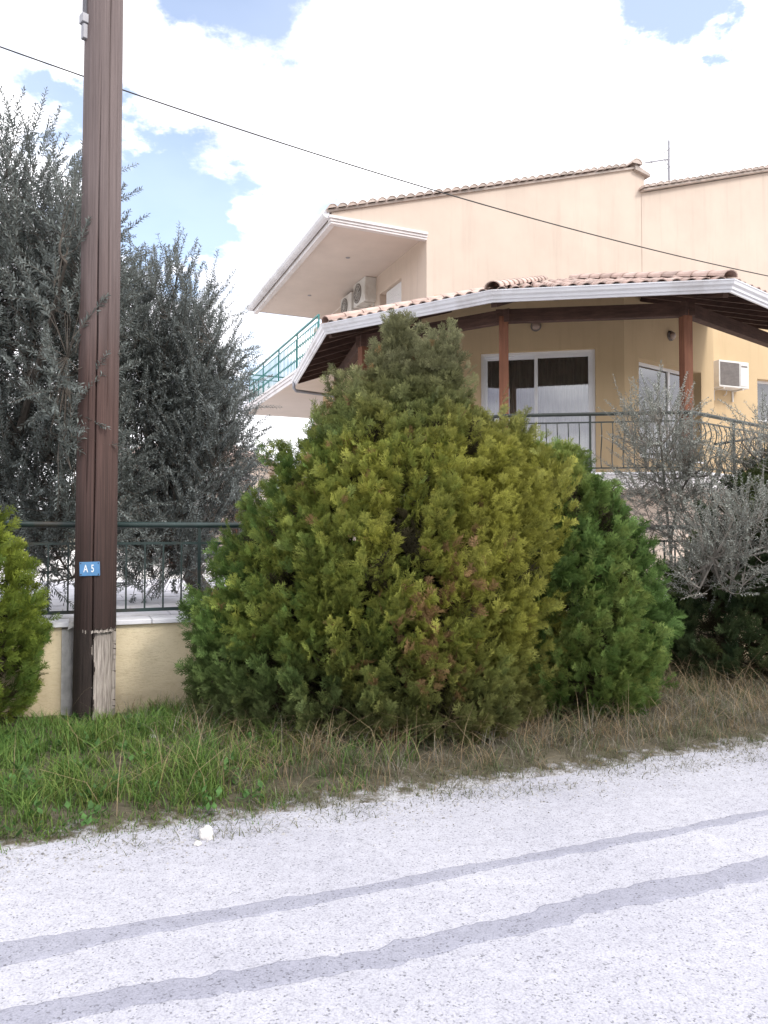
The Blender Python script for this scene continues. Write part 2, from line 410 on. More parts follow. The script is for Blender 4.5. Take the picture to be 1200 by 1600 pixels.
# ------------------------------------------------------------------ ground, road
structure(MB().slab([(-900, -900, -.03), (900, -900, -.03), (900, 900, -.03), (-900, 900, -.03)], (0, 0, -.5)).build('ground', M['ground']))
structure(MB().slab([sd(-120, -3.6, 0), sd(120, -3.6, 0), sd(120, 4.75, 0), sd(-120, 4.75, 0)], (0, 0, -.02)).build('road', M['road']))
def ragged_strip(name, lo, hi, seed, s0=-14, s1=26, amp=.018):
    """an old trench reinstatement: a thin sheet with uneven edges; lo/hi are (s, d) polylines"""
    ss = np.arange(s0, s1, .03); vs = []; fs = []
    def edge(poly, k):
        d = np.interp(ss, [p[0] for p in poly], [p[1] for p in poly])
        for i, s in enumerate(ss):
            d[i] += amp * (mnoise.noise((s * .7, seed + k, 11)) * .8 + mnoise.noise((s * 2.2, seed + k, 0)) * 1.3 + mnoise.noise((s * 9, seed + k, 3)) * .75 + mnoise.noise((s * 30, seed + k, 7)) * .5)
        return d
    a = edge(lo, 0); b = edge(hi, 9.7)
    for s, x, y in zip(ss, a, b): vs += [sd(s, x, .0006), sd(s, x + .012, .004), sd(s, y - .012, .004), sd(s, y, .0006)]
    fs = [(4 * i + k, 4 * i + 4 + k, 4 * i + 5 + k, 4 * i + 1 + k) for i in range(len(ss) - 1) for k in range(3)]
    mb = MB(); mb.add(vs, fs); return structure(mb.build(name, M['patch']))
def to_sd(x, y): return (x * T.x + y * T.y, x * D.x + y * D.y)
def mid(a, b, f):
    return [(x0 + (x1 - x0) * f, y0 + (y1 - y0) * f) for (x0, y0), (x1, y1) in zip(a, b)]
u1 = [to_sd(*p) for p in ((-1.46, 2.97), (-.75, 3.21), (0.0, 3.49), (2.18, 4.40))]
l1 = [to_sd(*p) for p in ((-1.37, 2.78), (-.75, 3.09), (0.0, 3.375), (2.10, 4.27))]
u2 = [to_sd(*p) for p in ((-1.27, 2.58), (0.0, 2.96), (1.87, 3.78))]
l2 = [to_sd(*p) for p in ((-.95, 2.50), (0.0, 2.79), (1.72, 3.50))]
def ext(p):
    return [(-30, p[0][1])] + p + [(60, p[-1][1])]
l1 = [(x, y + .010) for x, y in l1]; u1 = [(x, y - .010) for x, y in u1]; l2 = [(x, y + .012) for x, y in l2]; u2 = [(x, y - .014) for x, y in u2]
ragged_strip('road_patch', ext(l1), ext(u1), 1.3, amp=.022)
ragged_strip('road_patch', ext(l2), ext(u2), 5.1, amp=.034)

def verge_z(s, d):
    t = min(1, max(0, (d - EDGE) / 1.3))
    e = .05 * mnoise.noise((s * 1.3, d * 1.3, 2)) + .03 * mnoise.noise((s * 5, d * 5, 0)) + .012 * mnoise.noise((s * 17, d * 17, 0))
    return -.012 + .125 * (t ** .8) + e * (.22 + .78 * t) if d < 9 else .1
def build_verge():
    ss = np.concatenate([np.arange(-40, -6, 1.0), np.arange(-6, 10, .07), np.arange(10, 60, 1.0)])
    ds = np.concatenate([np.arange(EDGE - .25, EDGE + .6, .04), np.arange(EDGE + .6, WALL + .2, .11)])
    vs = [sd(s, d, verge_z(s, d)) for s in ss for d in ds]; n = len(ds)
    fs = [(i * n + j, (i + 1) * n + j, (i + 1) * n + j + 1, i * n + j + 1) for i in range(len(ss) - 1) for j in range(n - 1)]
    mb = MB(); mb.add(vs, fs); structure(mb.build('verge', M['soil'], smooth=True))
build_verge()
# courtyard behind the wall: raised, with pale slabs
yard = structure(MB().slab([sd(-30, WALL + .22, .80), sd(40, WALL + .22, .80), sd(40, 40, .80), sd(-30, 40, .80)], (0, 0, -.6)).build('courtyard', M['concrete']))
slab_me = MB().box((0, 0, 0), (.592, .392, .04)).mesh('paving_slab', M['paving'])
for i in range(14):
    for j in range(14):
        o = link('paving_slab', slab_me, yard); p = sd(-4.3 + .6 * i + (.3 if j % 2 else 0), WALL + .62 + .4 * j, .822 + random.uniform(-.002, .002))
        o.location = p; o.rotation_euler = (0, 0, RA)
def build_hills():
    vs = []; fs = []; n = 180
    for i in range(n):
        a = 2 * math.pi * i / n
        h = 34 + 26 * mnoise.noise((math.cos(a) * 2.1, math.sin(a) * 2.1, 4)) + 8 * mnoise.noise((math.cos(a) * 9, math.sin(a) * 9, 1))
        h *= .55 if math.sin(a) > .2 else 1.45
        for r, z in ((330, -1), (400, h * .45), (470, h), (620, -1)): vs.append((math.cos(a) * r, math.sin(a) * r, z))
    for i in range(n):
        for k in range(3): fs.append((i * 4 + k, ((i + 1) % n) * 4 + k, ((i + 1) % n) * 4 + k + 1, i * 4 + k + 1))
    mb = MB(); mb.add(vs, fs); structure(mb.build('hills', M['hill'], smooth=True))
build_hills()

# ------------------------------------------------------------------ garden wall with iron railing
def garden_wall():
    root = empty('garden_wall', sd(0, WALL, 0), 'low rough cream garden wall with white coping and dark green iron railing beside the pole', 'wall')
    sp = to_sd(-2.30, 6.13)[0]
    for s0, s1 in ((-9, sp - .245), (sp + .155, 14)):
        # front face slightly uneven
        ss = np.arange(s0, s1 + .05, .06 if s1 < 14 else .1); zs = np.linspace(-.1, .81, 14); vs = []; fs = []
        ss[-1] = s1
        for s in ss:
            for z in zs: vs.append(sd(s, WALL + .006 * mnoise.noise((s * 6, z * 9, 1)), z))
        n = len(zs)
        for i in range(len(ss) - 1):
            for j in range(n - 1): fs.append((i * n + j, (i + 1) * n + j, (i + 1) * n + j + 1, i * n + j + 1))
        mb = MB(); mb.add(vs, fs)
        mb.slab([sd(s0, WALL + .01, -.1), sd(s1, WALL + .01, -.1), sd(s1, WALL + .01, .808), sd(s0, WALL + .01, .808)], D * .2)
        local(mb.build('wall_body', M['garden_wall']), root)
    # grey cement pier strip beside the pole and the back of the notch
    mb = MB()
    ss = np.linspace(sp - .243, sp + .153, 12); zs = np.linspace(-.1, .79, 22); vs = []; n = len(zs)
    for s in ss:
        for z in zs: vs.append(sd(s, WALL + .025 + .012 * mnoise.noise((s * 14, z * 14, 5)) + (.10 if s > sp - .14 else -.022), z))
    mb.add(vs, [(i * n + j, (i + 1) * n + j, (i + 1) * n + j + 1, i * n + j + 1) for i in range(len(ss) - 1) for j in range(n - 1)])
    local(mb.build('cement_patch', M['concrete'], smooth=True), root)
    # coping slabs, chipped beside the pole
    s = -9.0
    while s < 14:
        e = min(14, s + 1.2)
        a, b = s, e - .006
        segs = [(a, b)]
        if a < sp + .16 and b > sp - .2:
            segs = [q for q in ((a, min(b, sp - .19)), (max(a, sp + .155), b)) if q[1] - q[0] > .05]
        for a, b in segs:
            j = random.uniform(-.004, .004)
            local(MB().slab([sd(a, WALL - .035 + j, .812), sd(b, WALL - .035 + j, .812), sd(b, WALL + .26, .812), sd(a, WALL + .26, .812)], (0, 0, .038)).build('coping_slab', M['marble'], bevel=.005), root)
        s = e
    shard = MB().slab([sd(sp - .2, WALL - .05, .79), sd(sp - .13, WALL - .04, .83), sd(sp - .11, WALL - .03, .87), sd(sp - .19, WALL - .03, .845)], D * .05)
    local(shard.build('broken_coping_piece', M['concrete']), root)
    dr = WALL + .13
    local(MB().tube([sd(-9, dr, 1.63), sd(14, dr, 1.63)], .026, 12).build('top_rail', M['iron'], smooth=True), root)
    local(MB().beam(sd(-9, dr, .915), sd(14, dr, .915), .012, .028).build('bottom_rail', M['iron']), root)
    local(MB().beam(sd(-9, dr, 1.475), sd(14, dr, 1.475), .012, .022).build('middle_rail', M['iron']), root)
    bar = MB().box((0, 0, 0), (.014, .014, .545)).mesh('baluster', M['iron'])
    post = MB().box((0, 0, 0), (.026, .026, .78)).mesh('rail_post', M['iron'])
    k = 0; s = -5.0
    while s < 9:
        if k % 10 == 0:
            o = link('rail_post', post); o.location = sd(s, dr, 1.235)
        else:
            o = link('baluster', bar); o.location = sd(s, dr, 1.195)
        o.rotation_euler = (0, 0, RA); local(o, root)
        s += .150; k += 1
garden_wall()

# ------------------------------------------------------------------ utility pole, sign, wire
PX, PY = -2.30, 6.13
def pole_mat():
    m, N, L, P = new_mat('old_pole_timber')
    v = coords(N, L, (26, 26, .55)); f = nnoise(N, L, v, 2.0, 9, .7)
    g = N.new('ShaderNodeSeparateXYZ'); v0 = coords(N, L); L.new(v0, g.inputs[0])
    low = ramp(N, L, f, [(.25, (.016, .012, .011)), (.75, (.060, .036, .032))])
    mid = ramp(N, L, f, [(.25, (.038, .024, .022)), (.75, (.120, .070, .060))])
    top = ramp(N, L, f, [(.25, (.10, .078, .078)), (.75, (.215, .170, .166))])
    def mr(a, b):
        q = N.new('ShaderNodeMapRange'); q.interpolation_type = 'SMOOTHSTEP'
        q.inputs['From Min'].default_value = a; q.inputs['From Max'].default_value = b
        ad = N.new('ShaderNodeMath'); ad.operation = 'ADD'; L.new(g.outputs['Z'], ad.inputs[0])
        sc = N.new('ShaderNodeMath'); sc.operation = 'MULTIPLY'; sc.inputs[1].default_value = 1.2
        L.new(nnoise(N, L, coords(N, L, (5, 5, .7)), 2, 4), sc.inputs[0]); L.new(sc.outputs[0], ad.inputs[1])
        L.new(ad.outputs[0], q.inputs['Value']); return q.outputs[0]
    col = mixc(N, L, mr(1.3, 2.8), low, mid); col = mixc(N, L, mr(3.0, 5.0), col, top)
    L.new(col, P.inputs['Base Color']); P.inputs['Roughness'].default_value = .8; P.inputs['Specular IOR Level'].default_value = .3
    bump(N, L, P, f, .8, .008); return m
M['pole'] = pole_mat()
M['bare'] = wood('stripped_grey_wood', (.11, .095, .085), (.68, .63, .57), 'z', 2.6, .95, 1.0)
M['tar'] = simple('creosoted_wood', (.030, .021, .018), .9, .35, 8, .8, 60, .006, stretch=(3, 3, .5))
def utility_pole():
    root = empty('utility_pole', (PX, PY, 0), 'tall brown wooden utility pole with long cracks and bare grey wood near its foot', 'utility pole')
    NA = 180; zs = np.concatenate([np.arange(-.2, 1.0, .012), np.arange(1.0, 9.2, .05)])
    # angle 0 = towards the camera, positive to the right
    def cracks(z):
        c = []
        A = .33
        c.append((A - .10 + .04 * mnoise.noise((z * 1.1, 0, 0)), (.055 if z < 3.9 else .03 * max(0, 1 - (z - 3.9) * .6)), .024))
        c.append((A + .42 + .05 * mnoise.noise((z * .9, 4, 0)) - .03 * (z - 4), .030 if z > 2.6 else .0, .018))
        c.append((A - .50 + .03 * mnoise.noise((z * 1.5, 8, 0)), .014 if 1.9 < z < 3.2 else 0, .012))
        c.append((A + .85 + .04 * mnoise.noise((z * 1.3, 12, 0)), .008, .013))
        return c
    def bare(a, z):
        lim = .80 + .02 * mnoise.noise((a * 9, 3, 1)) + .02 * mnoise.noise((a * 30, 3, 1))
        left = .27 + .16 * mnoise.noise((z * 7, 1, 9)) + .07 * mnoise.noise((z * 30, 1, 9))
        return z < lim and left < a < 1.95 + .1 * mnoise.noise((z * 9, 5, 5))
    V = np.zeros((len(zs), NA, 3)); B = np.zeros((len(zs), NA), bool)
    for i, z in enumerate(zs):
        r0 = .160 - .0022 * z; cx = PX + .004 * z; cr = cracks(z)
        for k in range(NA):
            a = -math.pi + 2 * math.pi * k / NA
            r = r0 + .0035 * mnoise.noise((math.cos(a) * 2.4, math.sin(a) * 2.4, z * .35)) + .0018 * mnoise.noise((math.cos(a) * 16, math.sin(a) * 16, z * .8))
            for ca, dep, w in cr:
                if dep > 0: r -= dep * math.exp(-((a - ca) / w) ** 2)
            if bare(a, z):
                B[i, k] = True; r -= .028 + .010 * mnoise.noise((a * 20, z * 4, 7)) + .004 * mnoise.noise((a * 60, z * 9, 7))
            V[i, k] = (cx + r * math.sin(a), PY - r * math.cos(a), z)
    f_main = []; f_bare = []; f_tar = []
    for i in range(len(zs) - 1):
        for k in range(NA):
            q = (i * NA + k, i * NA + (k + 1) % NA, (i + 1) * NA + (k + 1) % NA, (i + 1) * NA + k)
            if B[i, k]: f_bare.append(q)
            elif zs[i] < .80 + .015 * mnoise.noise((k * .2, 1, 2)): f_tar.append(q)
            else: f_main.append(q)
    vv = V.reshape(-1, 3)
    def sub(name, fs, mat):
        used = np.unique(np.array(fs)); mp = {int(u): i for i, u in enumerate(used)}
        mb = MB(); mb.add(vv[used], [tuple(mp[i] for i in f) for f in fs]); return local(mb.build(name, mat, smooth=True), root)
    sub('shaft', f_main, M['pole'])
    b = sub('bare_wood', f_bare, M['bare']); b['label'] = 'stripped pale grey wood at the foot of the pole'
    sub('pole_foot', f_tar, M['tar'])
    # rough pale lip where the outer layer broke off
    mb = MB()
    for k in range(40):
        a = -.2 + 1.75 * k / 40; r = .150
        mb.box((PX + r * math.sin(a), PY - r * math.cos(a), .795 + .016 * mnoise.noise((a * 8, 0, 0))), (.012 + random.random() * .008, .016, .010 + random.random() * .016 * (1 if abs(a - .45) < .7 else .4)),
               (Vector((math.cos(a), math.sin(a), 0)), Vector((-math.sin(a), math.cos(a), 0)), Z))
    local(mb.build('broken_edge', M['bare']), root)
    # grey conduit and clamp high on the left
    a = rad(-45); dx, dy = math.sin(a), -math.cos(a); r = .158
    local(MB().tube([(PX + .022 + dx * r, PY + dy * r, 5.62), (PX + .03 + dx * r, PY + dy * r, 9)], .021, 10).build('conduit', M['steel'], smooth=True), root)
    local(MB().box((PX + .022 + dx * (r + .004), PY + dy * (r + .004), 5.66), (.07, .06, .075), (Vector((math.cos(a), math.sin(a), 0)), Vector((dx, dy, 0)), Z)).build('cable_clamp', M['steel'], bevel=.006), root)
    local(MB().box((PX + .02 + dx * (r - .005), PY + dy * (r - .005), 5.56), (.05, .05, .12), (Vector((math.cos(a), math.sin(a), 0)), Vector((dx, dy, 0)), Z)).build('cable_clip', M['steel'], bevel=.006), root)
    return root
utility_pole()
def number_plate():
    r = .162; a = rad(6)
    n = Vector((math.sin(a), -math.cos(a), 0)); x = Vector((math.cos(a), math.sin(a), 0))
    c = Vector((PX, PY, 1.283)) + n * r
    root = empty('number_plate', c, 'small blue enamel plate reading A 5 nailed to the wooden pole', 'sign')
    tilt = rad(1.5); x2 = x * math.cos(tilt) + Z * math.sin(tilt); z2 = Z * math.cos(tilt) - x * math.sin(tilt)
    local(MB().box(c, (.153, .004, .108), (x2, -n, z2)).build('plate', M['plate_blue'], bevel=.0015), root)
    for i in (-1, 1):
        for k in (-1, 1):
            p = c + n * .002 + x2 * (.066 * i) + z2 * (.043 * k)
            local(MB().lathe([(.005, 0), (.005, .002), (.002, .0035)], 8, p, (x2, z2, n)).build('nail', M['cable']), root)
    for ch, off in (('A', -.030), ('5', .022)):
        cu = bpy.data.curves.new('lettering', 'FONT'); cu.body = ch; cu.size = .082; cu.extrude = .0006; cu.align_x = 'CENTER'; cu.align_y = 'CENTER'
        cu.materials.append(M['letter_white']); cu.offset = .001
        tmp = bpy.data.objects.new('lettering', cu); COL.objects.link(tmp); dg = bpy.context.evaluated_depsgraph_get(); me = bpy.data.meshes.new_from_object(tmp.evaluated_get(dg)); bpy.data.objects.remove(tmp)
        me.materials.clear(); me.materials.append(M['letter_white'])
        o = bpy.data.objects.new('lettering', me); COL.objects.link(o)
        m3 = Matrix((x2 * .62, z2, n)).transposed()
        mw = m3.to_4x4(); mw.translation = c + n * .0030 + x2 * off
        o.parent = root; o.matrix_parent_inverse = Matrix.Translation(c).inverted(); o.matrix_basis = mw
number_plate()
def overhead_wire():
    pts = [(-6.4, 8.2, 5.86), (-3.95, 7.9, 6.61)]
    import itertools
    # measured points along the span, nearer on the left, running off to the right
    span = [(-4.00, 8.0, 6.71), (-2.80, 8.26, 6.37), (-.69, 9.1, 6.07), (.83, 9.9, 6.00), (3.67, 11.0, 5.73), (6.0, 12.0, 5.63)]
    P = np.array(span)
    t = np.concatenate([[0], np.cumsum(np.linalg.norm(np.diff(P, axis=0), axis=1))])
    fx = [np.polyfit(t, P[:, i], 2) for i in range(3)]
    tt = np.linspace(-4, t[-1] + 5, 60)
    line = [tuple(np.polyval(f, q) for f in fx) for q in tt]
    tag(MB().tube(line, .0076, 6).build('overhead_wire', M['cable'], smooth=True), 'thin dark overhead wire sagging across the sky in front of the house', 'cable')
overhead_wire()

# ------------------------------------------------------------------ the house
EZ = 5.15; SLOPE = math.tan(rad(19.0)); RL = 4.6
EV = [Vector((-2.05, 17.69, 0)), Vector((-.99, 13.08, 0)), Vector((1.61, 11.27, 0)), Vector((4.90, 10.79, 0))]
EV.append(EV[3] + 4.6 * Vector((math.cos(rad(40)), math.sin(rad(40)), 0)))
def ang(a): return Vector((math.cos(rad(a)), math.sin(rad(a)), 0))
HS = empty('house', (3.0, 13.0, .8), 'cream two storey house with tiled veranda roof and iron railed terrace', 'house')
def hp(mb, name, mat, parent=None, **k):
    o = mb.build(name, mat, None, **k)
    if parent is None: return local(o, HS)
    o.parent = parent; o.matrix_parent_inverse = parent.matrix_world.inverted() if parent.type == 'EMPTY' else Matrix.Identity(4)
    return o
def sub(name, me, parent, mw, bevel=0):
    """a copy of a shared mesh as a sub-part of a part; parts keep world coordinates, so the inverse is the identity"""
    o = bpy.data.objects.new(name, me); COL.objects.link(o); o.parent = parent; o.matrix_basis = mw
    if bevel:
        b = o.modifiers.new('bevel', 'BEVEL'); b.width = bevel; b.segments = 2
    return o
def wall_open(p0, p1, z0, z1, th, ops):
    """wall from p0 to p1 (front face on that line, thickness to the left of travel) with openings (k0,k1,za,zb)"""
    p0 = Vector((*p0[:2], 0)); p1 = Vector((*p1[:2], 0)); d = (p1 - p0); L = d.length; d.normalize(); n = Vector((-d.y, d.x, 0))
    mb = MB()
    def rect(a, b, lo, hi):
        if b - a > 1e-4 and hi - lo > 1e-4:
            mb.box(p0 + d * ((a + b) / 2) + n * (th / 2) + Z * ((lo + hi) / 2), (b - a, th, hi - lo), (d, n, Z))
    k = 0
    for a, b, lo, hi in sorted(ops):
        rect(k, a, z0, z1); rect(a, b, z0, lo); rect(a, b, hi, z1); k = b
    rect(k, L, z0, z1)
    return mb, d, n, p0

def veranda():
    # post / railing line
    Q = [Vector(p) for p in ((-1.0, 16.5, 0), (-.36, 13.39, 0), (1.86, 11.85, 0), (4.55, 11.50, 0))]
    Q.append(Q[3] + ang(40) * 3.6)
    FZ = 2.47
    def off(line, o):
        mb = MB(); mb.sweep(line, [(o, 0), (o, 1), (o + .01, 0)])
        return [Vector((mb.v[i * 3][0], mb.v[i * 3][1], 0)) for i in range(len(line))]
    back = [Vector((13.5, 17.5, 0)), Vector((10.5, 26, 0)), Vector((-2.2, 23, 0))]
    edge = off(Q, .24)
    # floor slab: marble edge above white band
    hp(MB().prism([p[:2] for p in edge] + [p[:2] for p in back], 2.24, 2.44), 'floor_slab', M['white_trim'])
    hp(MB().sweep(edge, [(.03, 2.443), (.03, 2.473), (-.9, 2.473), (-.9, 2.443)]), 'floor_edge', M['marble'])
    # lower wall
    lw = off(Q, -.45)
    hp(MB().prism([p[:2] for p in lw] + [(12, 18.4), (9.5, 25), (-1.2, 22)], -.1, 2.238), 'lower_wall', M['facade'])
    # posts, beams
    pm = MB().box((0, 0, 0), (.145, .145, 2.46)).mesh('post', M['post'])
    dirs = [-77, -56, -21.5, 12, 40]
    for p, a in zip(Q, dirs):
        o = link('post', pm, None, .008); o.location = p + Z * (FZ + 1.23); o.rotation_euler = (0, 0, rad(a if a not in (-21.5,) else -8)); local(o, HS)
    for i in range(4):
        d = (Q[i + 1] - Q[i]).normalized()
        hp(MB().beam(Q[i] - d * .12 + Z * (4.93 + .0021 * i), Q[i + 1] + d * .12 + Z * (4.93 + .0021 * i), .13, .20), 'beam', M['roof_wood'])
    # walls of the ground floor behind the veranda
    Wa = Vector((.96, 14.64, 0)); Wb = Vector((4.40, 13.97, 0)); Wc = Vector((6.86, 15.89, 0))
    dz0, dz1 = FZ + .02, 4.98
    dd = (Wb - Wa).normalized(); kdoor = (.89, 2.99)
    mb, d1, n1, _ = wall_open(Wa, Wb, FZ, 6.15, .28, [(kdoor[0], kdoor[1], dz0, dz1)]); hp(mb, 'wall', M['veranda_wall'])
    w2 = (.45, 2.63, 3.02, 4.85)
    mb, d2, n2, _ = wall_open(Wb + Z * 0, Wc, FZ, 6.15, .28, [w2]); hp(mb, 'wall', M['veranda_wall'])
    B0 = Wa - ang(-34.8) * 1.7
    mb, _, _, _ = wall_open(B0, Wa, FZ, 6.1, .27, []); hp(mb, 'wall', M['veranda_wall'])
    mb, _, _, _ = wall_open(B0 - ang(-77) * 5.5, B0, FZ, 5.6, .26, []); hp(mb, 'wall', M['veranda_wall'])
    # the set-back wall with the air conditioner and a window
    A0 = Vector((6.70, 17.0, 0)); da = ang(22)
    mb, _, _, _ = wall_open(Wc + ang(112) * .02, Wc + ang(112) * 1.4, FZ, 6.3, .25, [])
    # this return faces right, keep its thickness inside
    hp(mb, 'wall', M['veranda_wall'])
    w3 = (2.16, 3.3, 4.19, 5.18)
    mb, d3, n3, _ = wall_open(A0, A0 + da * 6, FZ, 6.6, .28, [w3]); hp(mb, 'wall', M['veranda_wall'])
    # interior behind the glass: partition and ceiling
    hp(MB().prism([(.3, 16.2), (1.4, 18.0), (8.0, 21.5), (12, 19.6), (9.5, 18.6), (6.7, 17.5), (6.5, 16.1), (4.4, 14.4), (1.1, 15.0)], 5.62, 5.72), 'ceiling', M['interior'])
    mb, _, _, _ = wall_open((.4, 17.9), (9.5, 21.2), FZ, 5.6, .15, []); hp(mb, 'partition', M['interior'])
    # sliding door: two leaves in a white frame
    def frame_rect(mb, o, d, n, a, b, lo, hi, w, t, dep):
        """rectangular frame ring in the wall plane, 'dep' behind the wall face"""
        c = o + n * dep
        for x0, x1, y0, y1 in ((a, a + w, lo, hi), (b - w, b, lo, hi), (a + w, b - w, hi - w, hi), (a + w, b - w, lo, lo + w)):
            mb.box(c + d * ((x0 + x1) / 2) + Z * ((y0 + y1) / 2), (x1 - x0, t, y1 - y0), (d, n, Z))
    def pane(o, d, n, a, b, lo, hi, dep, par):
        p = MB().box(o + n * dep + d * ((a + b) / 2) + Z * ((lo + hi) / 2), (b - a, .006, hi - lo), (d, n, Z)).build('pane', M['glass'])
        p.parent = par; return p
    a, b = kdoor
    mb = MB(); frame_rect(mb, Wa, d1, n1, a, b, dz0, dz1, .055, .10, .12)
    door = hp(mb, 'sliding_door', M['pvc'], bevel=.004)
    midk = (a + b) / 2 - .02
    for x0, x1, dep in ((a + .056, midk + .035, .145), (midk - .035, b - .056, .095)):
        mb = MB(); frame_rect(mb, Wa, d1, n1, x0, x1, dz0 + .057, dz1 - .057, .065, .042, dep)
        f = mb.build('door_leaf', M['pvc'], None, bevel=.003); f.parent = door
        pane(Wa, d1, n1, x0 + .06, x1 - .06, dz0 + .115, dz1 - .115, dep, door)
    h = MB().box(Wa + d1 * (b - .09) + n1 * .06 + Z * 3.5, (.02, .03, .16), (d1, n1, Z)).build('handle', M['steel']); h.parent = door
    # raised plaster surround of the door
    # window in the slanting wall
    mb = MB(); frame_rect(mb, Wb, d2, n2, w2[0], w2[1], w2[2], w2[3], .06, .06, .235)
    win = hp(mb, 'window', M['pvc'], bevel=.003)
    mb = MB(); mb.box(Wb + d2 * ((w2[0] + w2[1]) / 2 + .25) + n2 * .235 + Z * ((w2[2] + w2[3]) / 2), (.07, .05, w2[3] - w2[2] - .125), (d2, n2, Z)); m_ = mb.build('mullion', M['pvc']); m_.parent = win
    pane(Wb, d2, n2, w2[0] + .05, w2[1] - .05, w2[2] + .05, w2[3] - .05, .24, win)
    s_ = MB().box(Wb + d2 * ((w2[0] + w2[1]) / 2) + n2 * .08 + Z * (w2[2] - .017), (w2[1] - w2[0] - .01, .24, .034), (d2, n2, Z)).build('sill', M['marble']); s_.parent = win
    # right window
    mb = MB(); frame_rect(mb, A0, d3, n3, w3[0], w3[1], w3[2], w3[3], .06, .06, .2)
    win = hp(mb, 'window', M['pvc'], bevel=.003)
    pane(A0, d3, n3, w3[0] + .05, w3[1] - .05, w3[2] + .05, w3[3] - .05, .2, win)
    s_ = MB().box(A0 + d3 * ((w3[0] + w3[1]) / 2) + n3 * .02 + Z * (w3[2] - .02), (w3[1] - w3[0] - .01, .34, .036), (d3, n3, Z)).build('sill', M['marble']); s_.parent = win
    # curtains (hang inside: things of their own)
    def curtain(o, d, n, a, b, lo, hi, dep, mat, label, waves):
        vs = []; K = int(waves * 10); zs = np.linspace(lo, hi, 6)
        for i in range(K + 1):
            x = a + (b - a) * i / K; w = .035 * math.sin(2 * math.pi * waves * i / K + .6 * math.sin(i * .13)) + .012 * mnoise.noise((i * .2, a, 0))
            for z in zs: vs.append(o + d * x + n * (dep + w * (1.0 - .25 * (z - lo) / (hi - lo))) + Z * z)
        fs = [(i * 6 + j, (i + 1) * 6 + j, (i + 1) * 6 + j + 1, i * 6 + j + 1) for i in range(K) for j in range(5)]
        m_ = MB(); m_.add(vs, fs); tag(m_.build('curtain', mat, smooth=True), label, 'curtain', 'curtains behind the veranda glass')
    curtain(Wa, d1, n1, a + .06, a + 1.03, dz0 + .05, dz1 - .04, .26, M['curtain'], 'brown pleated curtain behind the left leaf of the sliding door', 9)
    curtain(Wa, d1, n1, a + 1.08, b - .05, dz0 + .05, dz1 - .04, .26, M['curtain'], 'brown pleated curtain behind the right leaf of the sliding door', 9)
    curtain(Wb, d2, n2, w2[0] + .02, w2[1] - .02, w2[2] - .1, w2[3] + .02, .42, M['sheer'], 'pale pleated curtain behind the window beside the right post', 20)
    # bulkhead lamps on the walls
    def wall_lamp(p, n, label):
        root = empty('wall_lamp', p, label, 'lamp', 'round bulkhead lamps under the veranda roof')
        x = Vector((-n.y, n.x, 0))
        local(MB().lathe([(.095, 0), (.10, .02), (.095, .04)], 20, p, (x, Z, n)).build('lamp_base', M['ac_dark'], smooth=False), root)
        local(MB().lathe([(.078, .041), (.075, .07), (.055, .095), (.02, .105)], 20, p, (x, Z, n)).build('lamp_glass', M['lamp'], smooth=True), root)
    wall_lamp(Wa + d1 * 1.92 - n1 * .002 + Z * 5.44, -n1, 'round wall lamp above the sliding door of the veranda')
    wall_lamp(Wb + d2 * 1.50 - n2 * .002 + Z * 5.42, -n2, 'round wall lamp above the slanting window, left of the right post')
    # railing
    Rl = off(Q, .10)
    Rl[0] = Rl[0]
    rail = hp(MB().sweep(Rl, [(-.028, 3.37), (-.02, 3.395), (.02, 3.395), (.028, 3.37), (.02, 3.345), (-.02, 3.345)]), 'railing', M['black_iron'])
    for z in (3.245, 2.55):
        r_ = MB().sweep(Rl, [(-.007, z - .011), (-.007, z + .011), (.007, z + .011), (.007, z - .011)]).build('rail', M['black_iron']); r_.parent = rail
    # a baluster that bellies outward above and inward below (local -Y is outward)
    pts = []
    for i in range(15):
        t = i / 14; pts.append((0, -.050 * math.sin(2 * math.pi * t) * (1.2 if t < .5 else 1.0) * -1, .695 * t))
    bm_ = MB().tube(pts, .0085, 6).mesh('baluster', M['black_iron'], True)
    pst = MB().box((0, 0, .42), (.032, .032, .84)).mesh('rail_post', M['black_iron'])
    for i in range(4):
        a_, b_ = Rl[i], Rl[i + 1]; L_ = (b_ - a_).length; n_ = max(1, round(L_ / .165)); dd_ = (b_ - a_).normalized()
        for k in range(n_):
            p = a_ + (b_ - a_) * (k / n_)
            if k % 8 == 0: mw = Matrix.Translation(p + Z * 2.50)
            else: mw = Matrix.Translation(p + Z * 2.55)
            mw = mw @ Matrix.Rotation(math.atan2(dd_.y, dd_.x), 4, 'Z')
            sub('rail_post' if k % 8 == 0 else 'baluster', pst if k % 8 == 0 else bm_, rail, mw)
    # handrail of the garden stair behind the corner
    s0 = Vector((5.8, 13.45, 3.13)); s1 = Vector((7.4, 14.3, 3.42))
    st = hp(MB().tube([s0, s1], .022, 8), 'stair_rail', M['black_iron'], smooth=True)
    for k in range(6):
        p = s0 + (s1 - s0) * ((k + .5) / 6); q = MB().tube([p, p - Z * .62], .008, 6).build('baluster', M['black_iron']); q.parent = st
veranda()

